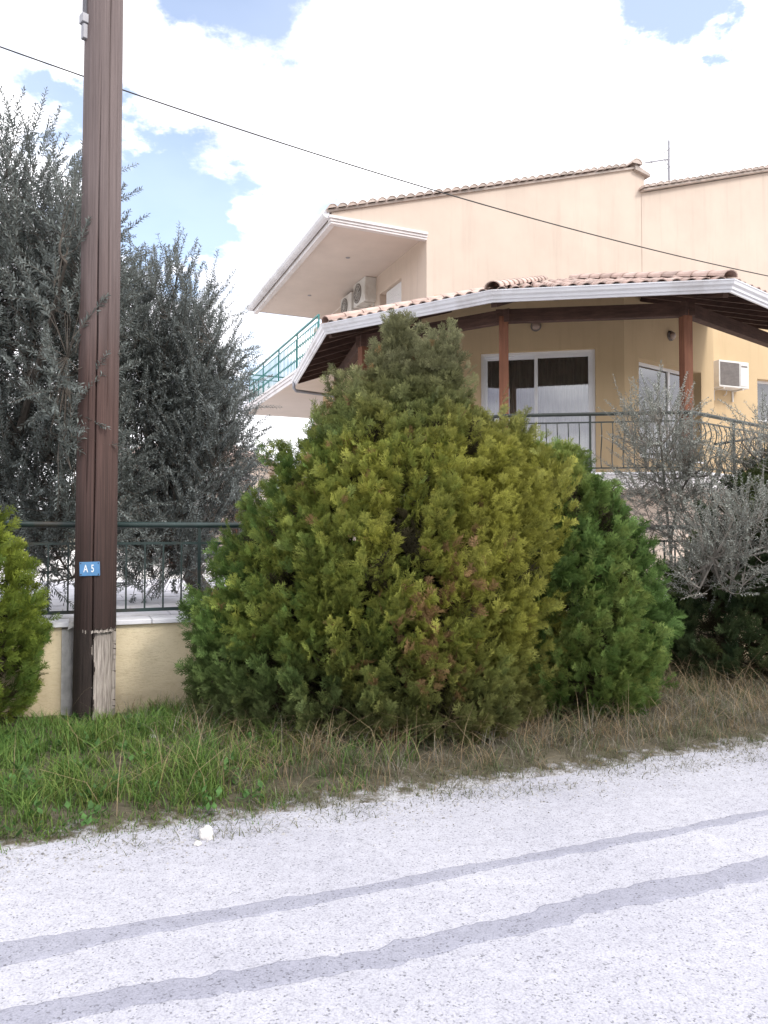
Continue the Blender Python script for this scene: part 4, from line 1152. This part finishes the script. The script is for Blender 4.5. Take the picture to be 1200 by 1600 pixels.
def mixpal(stops, t):
    t = np.clip(t, 0, 1); xs = [s[0] for s in stops]
    return np.stack([np.interp(t, xs, [s[1][k] for s in stops]) for k in range(3)], -1)
def pal_main(pos, t, ct, idx, r):
    n = len(pos); x, z = pos[:, 0], pos[:, 2]
    # left flank deep green, the middle yellow-olive, the top grey-olive
    yel = np.clip(.72 + .42 * x - .25 * np.abs(z - 1.5) + (ct - .5) * .55 + r.normal(0, .12, n), 0, 1)
    col = mixpal([(0, (.052, .098, .026)), (.4, (.084, .112, .026)), (1, (.140, .148, .028))], yel)
    tip = mixpal([(0, (.115, .185, .050)), (.4, (.175, .205, .045)), (1, (.27, .265, .055))], yel)
    g = np.clip((z - 2.1) / .7, 0, 1)[:, None]
    col = col * (1 - g) + np.array([.090, .094, .048]) * g; tip = tip * (1 - g) + np.array([.165, .165, .085]) * g
    lowg = np.clip((.75 - z) / .6, 0, 1)[:, None] * .65
    col = col * (1 - lowg) + np.array([.075, .080, .040]) * lowg; tip = tip * (1 - lowg) + np.array([.125, .125, .062]) * lowg
    dead = (np.exp(-((x - .42) / .35) ** 2 - ((z - .78) / .5) ** 2) * .40 + .02 > r.random(n)) & (ct > .45)
    col[dead] = np.array([.15, .095, .045]) * r.uniform(.7, 1.1, (dead.sum(), 1)); tip[dead] = np.array([.25, .16, .075]) * r.uniform(.7, 1.1, (dead.sum(), 1))
    b = (1.10 + .38 * ct)[:, None] * r.uniform(.8, 1.25, (n, 1))
    return col * b, tip * b
def pal_green(pos, t, ct, idx, r):
    n = len(pos); yel = np.clip(.28 + (ct - .5) * .7 - .45 * pos[:, 0] + r.normal(0, .1, n), 0, 1)
    col = mixpal([(0, (.070, .135, .034)), (1, (.140, .158, .038))], yel); tip = mixpal([(0, (.140, .235, .062)), (1, (.255, .260, .068))], yel)
    b = (.8 + .4 * ct)[:, None] * r.uniform(.8, 1.2, (n, 1)); return col * b, tip * b
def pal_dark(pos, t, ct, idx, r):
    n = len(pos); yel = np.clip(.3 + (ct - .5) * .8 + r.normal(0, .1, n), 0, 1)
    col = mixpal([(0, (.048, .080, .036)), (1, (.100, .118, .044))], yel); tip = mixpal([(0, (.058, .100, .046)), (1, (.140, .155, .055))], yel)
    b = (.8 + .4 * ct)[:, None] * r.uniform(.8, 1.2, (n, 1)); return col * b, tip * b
def pal_yellow(pos, t, ct, idx, r):
    n = len(pos); yel = np.clip(.45 - .8 * (pos[:, 0] - .75) + (ct - .5) * .5 + r.normal(0, .1, n), 0, 1)
    col = mixpal([(0, (.060, .118, .028)), (1, (.135, .165, .022))], yel); tip = mixpal([(0, (.115, .20, .046)), (1, (.27, .30, .04))], yel)
    b = (.8 + .4 * ct)[:, None] * r.uniform(.8, 1.2, (n, 1)); return col * b, tip * b

GC = 'bushy conifers planted along the road verge'
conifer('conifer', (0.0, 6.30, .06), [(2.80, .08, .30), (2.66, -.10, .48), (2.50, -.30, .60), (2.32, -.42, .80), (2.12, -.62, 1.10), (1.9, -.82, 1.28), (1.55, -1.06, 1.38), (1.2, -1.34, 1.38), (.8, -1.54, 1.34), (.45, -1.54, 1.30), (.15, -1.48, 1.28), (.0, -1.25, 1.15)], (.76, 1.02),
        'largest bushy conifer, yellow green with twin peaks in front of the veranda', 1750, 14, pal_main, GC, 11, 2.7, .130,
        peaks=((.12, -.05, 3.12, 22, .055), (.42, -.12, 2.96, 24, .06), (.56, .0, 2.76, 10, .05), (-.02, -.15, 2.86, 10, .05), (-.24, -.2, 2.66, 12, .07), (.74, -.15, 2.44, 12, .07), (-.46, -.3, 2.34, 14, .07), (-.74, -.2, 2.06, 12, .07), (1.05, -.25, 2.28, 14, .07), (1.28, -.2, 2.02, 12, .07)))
conifer('conifer', (1.58, 6.72, .08), [(2.16, -.45, -.16), (2.0, -.6, .12), (1.78, -.68, .34), (1.5, -.7, .50), (1.2, -.75, .66), (.8, -.8, .82), (.4, -.8, .82), (.12, -.75, .72), (0, -.6, .5)], (1.0, .80),
        'rounded mid green conifer right of the large yellow green one', 760, 13, pal_green, GC, 23, 1.8, .135,
        peaks=((-.34, -.25, 2.2, 14, .07), (-.1, -.2, 2.06, 12, .07), (.12, -.2, 1.92, 10, .07), (.36, -.1, 1.74, 8, .07)))
conifer('conifer', (4.15, 7.80, .08), [(2.25, .0, .4), (2.0, -.45, .6), (1.5, -.90, .85), (1.2, -1.15, .95), (.9, -1.30, .95), (.4, -1.40, .95), (.1, -1.25, .8), (0, -.8, .6)], (.7, .75),
        'dark shaded conifer at the right edge under the silver olive shrub', 560, 12, pal_dark, GC, 31, 1.6, .17)
conifer('conifer', (-3.45, 5.72, .08), [(1.80, -.1, .2), (1.55, -.5, .5), (1.2, -.75, .68), (.85, -.85, .84), (.5, -.85, .80), (.2, -.75, .70), (0, -.6, .55)], (.85, .7),
        'bright green conifer cut by the left edge beside the pole', 760, 13, pal_yellow, GC, 47, 1.4, .135)

def olive(name, base, lobes, n_twig, label, seed, leaf=(.052, .0085), tones=((.082, .098, .094), (.27, .305, .29)), limb_r=.09, twig_len=(.28, .6), spread=.55, sparse=0, bark=None, fork=1.0, up=.75, pairs=.020):
    """crown of upright twigs set with opposite narrow leaves; limbs run from the trunk into every lobe"""
    r = np.random.default_rng(seed); base = np.array(base)
    wts = np.array([l[2] for l in lobes], float); wts /= wts.sum()
    which = r.choice(len(lobes), n_twig, p=wts)
    cen = np.array([l[0] for l in lobes])[which]; ra = np.array([l[1] for l in lobes])[which]
    dirs = norm(r.normal(0, 1, (n_twig, 3))); rr = r.random(n_twig) ** .42
    s = cen + dirs * ra * rr[:, None]
    tdir = norm(dirs * spread + np.array([0, 0, 1.]) * up + r.normal(0, .38, (n_twig, 3)))
    tl = r.uniform(*twig_len, n_twig)
    bend = r.normal(0, .14, (n_twig, 3)) + np.array([0, 0, -.06])
    Vs = []; Cs = []
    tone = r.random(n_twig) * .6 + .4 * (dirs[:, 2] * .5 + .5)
    npair = np.maximum(4, (tl / pairs).astype(int)); P = []; Dn = []; S = []; tn = []
    for i in range(n_twig):
        k = np.arange(npair[i]); t = .18 + .82 * (k + r.uniform(-.2, .2, len(k))) / npair[i]
        p = s[i] + tdir[i] * (tl[i] * t)[:, None] + bend[i] * (tl[i] * t ** 2)[:, None]
        d = norm(tdir[i] + 2 * bend[i] * t[:, None]); a = k * 1.57 + r.random() * 3
        x = norm(np.cross(d, np.array([.31, .17, .4]))); y = np.cross(d, x)
        side = x * np.cos(a)[:, None] + y * np.sin(a)[:, None]
        for sg in (1, -1):
            P.append(p); Dn.append(norm(d * r.uniform(.5, 1.0, (len(k), 1)) + side * sg * r.uniform(.55, 1.0, (len(k), 1)) + r.normal(0, .14, (len(k), 3)))); S.append((1 - .45 * t) * r.uniform(.75, 1.15, len(k))); tn.append(np.full(len(k), tone[i]))
    P = np.concatenate(P); Dn = np.concatenate(Dn); S = np.concatenate(S); tn = np.concatenate(tn); n = len(P)
    up_ = norm(np.cross(Dn, np.cross(np.array([0, 0, 1.]) + r.normal(0, .5, (n, 3)), Dn))); sd_ = np.cross(Dn, up_)
    L_ = leaf[0] * S; W_ = leaf[1] * (.8 + .4 * r.random(n)) * (S ** .5)
    V = np.stack([P, P + Dn * (L_ * .5)[:, None] + sd_ * W_[:, None] + up_ * (W_ * .35)[:, None], P + Dn * L_[:, None] - up_ * (L_ * .10)[:, None], P + Dn * (L_ * .5)[:, None] - sd_ * W_[:, None] + up_ * (W_ * .35)[:, None]], 1)
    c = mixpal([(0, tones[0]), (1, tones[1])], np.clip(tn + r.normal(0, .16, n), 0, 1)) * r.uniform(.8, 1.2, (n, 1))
    root = empty(name, base, label, 'olive tree')
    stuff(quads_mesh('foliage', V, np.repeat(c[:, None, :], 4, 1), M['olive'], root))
    # wood
    bark = bark or M['limb']
    mb = MB(); rp = random.Random(seed)
    zmin = min(l[0][2] - l[1][2] for l in lobes); fk = base + np.array([0, 0, max(.35, (zmin - base[2]) * .6 + .25) * fork])
    tk = MB(); tk.tube([base - np.array([0, 0, .1]), base + (fk - base) * .35 + np.array([.05, .03, 0]), base + (fk - base) * .7 - np.array([.03, .02, 0]), fk], limb_r * 1.5, 10, limb_r * 1.05)
    local(tk.build('trunk', bark, smooth=True), root)
    nodes = []
    for (cc, rad3, w) in lobes:
        cc = np.array(cc); q0 = fk; q2 = cc + np.array([0, 0, rad3[2] * .45]); q1 = (q0 + q2) / 2 + np.array([rp.uniform(-.15, .15), rp.uniform(-.15, .15), -.05])
        pts = [(1 - t) ** 2 * q0 + 2 * t * (1 - t) * q1 + t * t * q2 for t in np.linspace(0, 1, 9)]
        mb.tube(pts, limb_r * .7, 7, .010); nodes += pts[2:]
    nodes = np.array(nodes)
    mids = []
    for j in range(0, n_twig, max(1, n_twig // 90)):
        p = s[j]; q = nodes[np.argmin(np.linalg.norm(nodes - p + np.array([0, 0, .25]), axis=1))]
        m_ = (p + q) / 2 + np.array([rp.uniform(-.06, .06), rp.uniform(-.06, .06), -.05]); pts = [(1 - t) ** 2 * q + 2 * t * (1 - t) * m_ + t * t * p for t in np.linspace(0, 1, 5)]
        mb.tube(pts, .016, 5, .006); mids += pts[1:]
    mids = np.array(mids)
    for i in range(n_twig):
        q = mids[np.argmin(np.linalg.norm(mids - s[i] + np.array([0, 0, .08]), axis=1))]
        e = s[i] + tdir[i] * tl[i] + bend[i] * tl[i]; m_ = s[i] + tdir[i] * tl[i] * .5 + bend[i] * tl[i] * .25
        mb.tube([q, s[i], m_, e], .0042, 3, .0016, cap=False)
    local(mb.build('limbs', bark), root)
    return root
olive('olive_tree', (-4.1, 7.75, .8), [((-3.95, 7.3, 3.0), (1.25, .9, 1.3), 1.0), ((-3.75, 7.2, 4.15), (1.15, .85, 1.15), 1.0), ((-3.15, 7.0, 3.3), (.72, .65, 1.35), .85), ((-3.2, 7.2, 1.95), (.85, .55, .75), .7), ((-4.6, 7.6, 4.6), (.9, .8, .9), .4), ((-2.75, 6.75, 3.9), (.38, .4, .5), .17), ((-2.95, 6.95, 1.45), (.5, .3, .4), .22), ((-2.50, 5.98, 3.1), (.14, .12, 1.3), .07)], 3300,
      'tall dark grey green olive tree at the left edge behind the wooden pole', 5, leaf=(.068, .0082), pairs=.019)
olive('olive_tree', (-2.2, 9.0, .8), [((-2.5, 8.6, 3.6), (.68, .7, .95), 1.0), ((-2.7, 8.5, 2.6), (.80, .7, 1.0), 1.0), ((-2.1, 8.6, 3.1), (.50, .6, .8), .6), ((-2.2, 8.3, 1.75), (.85, .6, .65), .9), ((-1.95, 8.3, 2.45), (.50, .5, .5), .4), ((-2.75, 8.4, 3.4), (.5, .6, .9), .5), ((-2.3, 7.9, 1.25), (.55, .35, .38), .4)], 2900,
      'olive tree between the wooden pole and the big conifer, sky showing through', 8, tones=((.092, .110, .110), (.30, .335, .33)), leaf=(.066, .0082), pairs=.019)
olive('olive_tree', (3.35, 8.95, .8), [((2.95, 8.2, 2.45), (.42, .3, .62), 1.2), ((3.25, 8.2, 1.95), (.75, .4, .50), 1.2), ((3.35, 7.15, 1.50), (.62, .35, .38), .9), ((3.95, 7.7, 2.2), (.55, .4, .55), 1.0), ((3.05, 7.1, 1.2), (.34, .25, .30), .4), ((3.8, 7.1, 1.55), (.4, .3, .38), .4)], 1400,
      'sparse silver grey olive shrub leaning over the fence before the terrace', 9, leaf=(.046, .0062), tones=((.20, .21, .185), (.39, .41, .365)), limb_r=.028, twig_len=(.2, .44), bark=M['twig_pale'], spread=.7, up=.8, pairs=.022)

# ------------------------------------------------------------------ grass
def blades(name, S, Dd, h, lean, w, col, tipc, mat, label):
    n = len(S); r = rng
    base = np.array([list(sd(s, d, verge_z(s, d) - .01)) for s, d in zip(S, Dd)])
    a = r.uniform(0, 2 * math.pi, n); ld = np.stack([np.cos(a), np.sin(a), np.zeros(n)], -1)
    fa = a + math.pi / 2 + r.normal(0, .5, n); wd = np.stack([np.cos(fa), np.sin(fa), np.zeros(n)], -1)
    Vs = []; Cs = []
    K = 3
    def pt(t): return base + ld * (lean * h * t ** 2)[:, None] + np.array([0, 0, 1.]) * (h * (t - .32 * np.minimum(1.4, lean) * t ** 2.4))[:, None]
    for k in range(K):
        t0, t1 = k / K, (k + 1) / K; w0 = w * (1 - t0 ** 1.6); w1 = w * (1 - t1 ** 1.6) + .0004
        p0, p1 = pt(t0), pt(t1)
        Vs.append(np.stack([p0 - wd * w0[:, None], p0 + wd * w0[:, None], p1 + wd * w1[:, None], p1 - wd * w1[:, None]], 1))
        c0 = col * (1 - t0) + tipc * t0; c1 = col * (1 - t1) + tipc * t1
        Cs.append(np.stack([c0, c0, c1, c1], 1))
    o = quads_mesh(name, np.concatenate(Vs), np.concatenate(Cs), mat); stuff(o, label); return o
def scatter(n, s0, s1, d0, d1, dens):
    s = rng.uniform(s0, s1, n); d = rng.uniform(d0, d1, n); keep = rng.random(n) < dens(s, d); return s[keep], d[keep]
def nz(s, d, f, seed=0): return np.array([mnoise.noise((a * f, b * f, seed)) for a, b in zip(s, d)])
rng = np.random.default_rng(77)
# green tufted grass on the left
ts, td = scatter(2900, -3.6, 2.2, EDGE - .02, WALL - .03, lambda s, d: np.clip(1.15 - np.clip((s - .55) / .8, 0, 1) * .95, 0, 1) * np.clip((d - EDGE + .06) / .22, .12, 1))
tuft = rng.integers(8, 26, len(ts)); idx = np.repeat(np.arange(len(ts)), tuft)
S = ts[idx] + rng.normal(0, .035, len(idx)); Dd = np.minimum(td[idx] + rng.normal(0, .035, len(idx)), WALL - .01)
th_ = (rng.uniform(.45, 1.25, len(ts)) * (1 + .55 * nz(ts, td, 2.4, 6)))[idx]; short = np.clip((Dd - EDGE + .02) / .5, .22, 1) * np.clip(1.25 - (Dd - 5.2) / 1.4 * .75, .40, 1)
h = rng.uniform(.06, .23, len(idx)) * th_ * short
yel = np.clip((rng.uniform(0, 1, len(ts)) * .7 + .5 * nz(ts, td, 1.8, 9))[idx] + rng.normal(0, .15, len(idx)), 0, 1)
col = mixpal([(0, (.050, .105, .026)), (.6, (.085, .14, .030)), (1, (.17, .165, .055))], yel); tip = mixpal([(0, (.11, .22, .050)), (.6, (.19, .28, .065)), (1, (.31, .29, .11))], yel)
blades('green_grass', S, Dd, h, rng.uniform(.15, 1.1, len(S)), rng.uniform(.0018, .0042, len(S)), col, tip, M['grass'], 'lush green grass on the verge below the pole')
# dry straw on the right and thin dead stalks everywhere
ts, td = scatter(2600, -.6, 8.5, EDGE - .04, WALL - .1, lambda s, d: np.clip((s - .25) / .9, 0, 1) * np.clip((d - EDGE + .1) / .25, .15, 1))
tuft = rng.integers(5, 18, len(ts)); idx = np.repeat(np.arange(len(ts)), tuft)
S = ts[idx] + rng.normal(0, .05, len(idx)); Dd = td[idx] + rng.normal(0, .05, len(idx))
h = rng.uniform(.06, .30, len(idx)) * rng.uniform(.5, 1.2, len(ts))[idx] * np.clip((Dd - EDGE + .05) / .55, .2, 1)
kind = (rng.random(len(ts)) + .35 * nz(ts, td, 1.1, 3))[idx]
col = np.where((kind < .42)[:, None], np.array([.075, .095, .045]), np.where((kind < .72)[:, None], np.array([.20, .15, .09]), np.array([.17, .155, .125])))
tip = np.where((kind < .42)[:, None], np.array([.15, .17, .085]), np.where((kind < .72)[:, None], np.array([.36, .27, .165]), np.array([.33, .30, .245])))
blades('dry_grass', S, Dd, h, rng.uniform(.2, 1.5, len(S)), rng.uniform(.0013, .0030, len(S)), col, tip, M['grass'], 'dry straw coloured grass along the foot of the conifers')
S, Dd = scatter(1700, -2.5, 8, EDGE + .25, WALL - .3, lambda s, d: np.clip(.25 + (s - .0) / 2, .02, 1))
n = len(S); c0 = np.tile(np.array([.24, .18, .11]), (n, 1)) * rng.uniform(.7, 1.2, (n, 1))
blades('dry_grass', S, Dd, rng.uniform(.25, .55, n), rng.uniform(.5, 1.6, n), np.full(n, .0018), c0, c0 * 1.7, M['grass'], 'long dead grass stalks arching out under the conifers')
# thin low growth fading onto the road edge
S, Dd = scatter(26000, -4, 8.5, EDGE - .22, EDGE + .5, lambda s, d: np.clip(.55 + .9 * nz(s, d, 2.6, 8) - np.abs(d - EDGE - .12) * .8, 0, 1))
n = len(S); y_ = np.clip(.4 + .3 * S / 4 + rng.normal(0, .25, n), 0, 1); c0 = mixpal([(0, (.06, .08, .032)), (1, (.13, .115, .075))], y_)
blades('short_grass', S, Dd, rng.uniform(.02, .085, n), rng.uniform(.3, 1.6, n), rng.uniform(.0012, .003, n), c0, c0 * 1.6, M['grass'], 'short sparse grass fading onto the edge of the road')
# small broad leaved weeds
def weeds():
    r = np.random.default_rng(5); V = []; C = []
    s, d = scatter(260, -3.2, 1.2, EDGE + .1, WALL - .5, lambda s, d: np.clip(.9 - .5 * np.clip(s, 0, 2), .1, 1))
    for a, b in zip(s, d):
        p = np.array(sd(a, b, verge_z(a, b))); k = r.integers(5, 12); g = r.uniform(.7, 1.25)
        for i in range(k):
            t = r.uniform(0, 6.28); el = r.uniform(.2, 1.1); dd = np.array([math.cos(t) * math.cos(el), math.sin(t) * math.cos(el), math.sin(el)])
            l = r.uniform(.03, .07); q = p + np.array([0, 0, r.uniform(.01, .09)]) + r.normal(0, .02, 3)
            V.append(kite(q, dd, l, l * .28, np.array([-dd[1], dd[0], .4]) * 0 + np.cross(dd, np.array([-math.sin(t), math.cos(t), 0])))); c = np.array([.06, .125, .035]) * g; C.append([c, c * 1.2, c * 1.3, c * 1.2])
    stuff(quads_mesh('weeds', np.array(V), np.array(C), M['grass']), 'small broad leaved weeds among the green grass')
weeds()

# ------------------------------------------------------------------ stones
def stone(loc, r, seed, label, group=None):
    import bmesh
    bm = bmesh.new(); bmesh.ops.create_icosphere(bm, subdivisions=3, radius=1)
    for v in bm.verts:
        n = 1 + .32 * mnoise.noise(v.co * 1.3 + Vector((seed, 0, 0))) + .16 * mnoise.noise(v.co * 3.4 + Vector((0, seed, 0)))
        v.co = Vector((v.co.x * r[0], v.co.y * r[1], v.co.z * r[2])) * n
    me = bpy.data.meshes.new('stone'); bm.to_mesh(me); bm.free(); me.materials.append(M['stone'])
    o = link('stone', me); o.location = loc; return tag(o, label, 'stone', group)
stone((-.905, 3.965, .022), (.036, .030, .040), 3.3, 'white stone lying at the road edge below the green grass', 'loose white stones')
stone((-.93, 3.88, .008), (.020, .016, .012), 8.3, 'small flat white stone chip in front of the bigger stone', 'loose white stones')
stone((-1.62, 5.42, .125), (.034, .028, .024), 5.9, 'white stone half hidden in the grass right of the pole foot', 'loose white stones')
def gravel():
    V = []; C = []; r = np.random.default_rng(3)
    n = 4200; s = r.uniform(-4, 8.5, n); d = EDGE + .05 - np.abs(r.normal(0, .22, n)) + .12 * nz(s, s * 0, 1.3, 4)
    for a, b in zip(s, d):
        sz = r.uniform(.002, .0048) * (1.8 if r.random() < .06 else 1); p = np.array(sd(a, b, max(.0, verge_z(a, b) if b > EDGE - .2 else 0)))
        t = r.uniform(0, 6.28); x = np.array([math.cos(t), math.sin(t), 0]) * sz * r.uniform(.8, 1.4); y = np.array([-math.sin(t), math.cos(t), 0]) * sz; z = np.array([0, 0, sz * r.uniform(.7, 1.2)])
        g = r.uniform(.14, .42); c = np.array([g, g * .97, g * .95])
        top = [p - x * .6 - y * .6 + z, p + x * .7 - y * .5 + z, p + x * .5 + y * .6 + z * .9, p - x * .6 + y * .5 + z]; bot = [p - x - y, p + x - y, p + x + y, p - x + y]
        for q in (top, [bot[0], bot[1], top[1], top[0]], [bot[1], bot[2], top[2], top[1]], [bot[2], bot[3], top[3], top[2]], [bot[3], bot[0], top[0], top[3]]): V.append(q); C.append([c] * 4)
    m, N, L, P = new_mat('loose_chips'); at = N.new('ShaderNodeAttribute'); at.attribute_name = 'col'; L.new(at.outputs['Color'], P.inputs['Base Color']); P.inputs['Roughness'].default_value = .95
    stuff(quads_mesh('gravel', np.array(V), np.array(C), m), 'loose pale chippings swept to the edge of the road')
gravel()
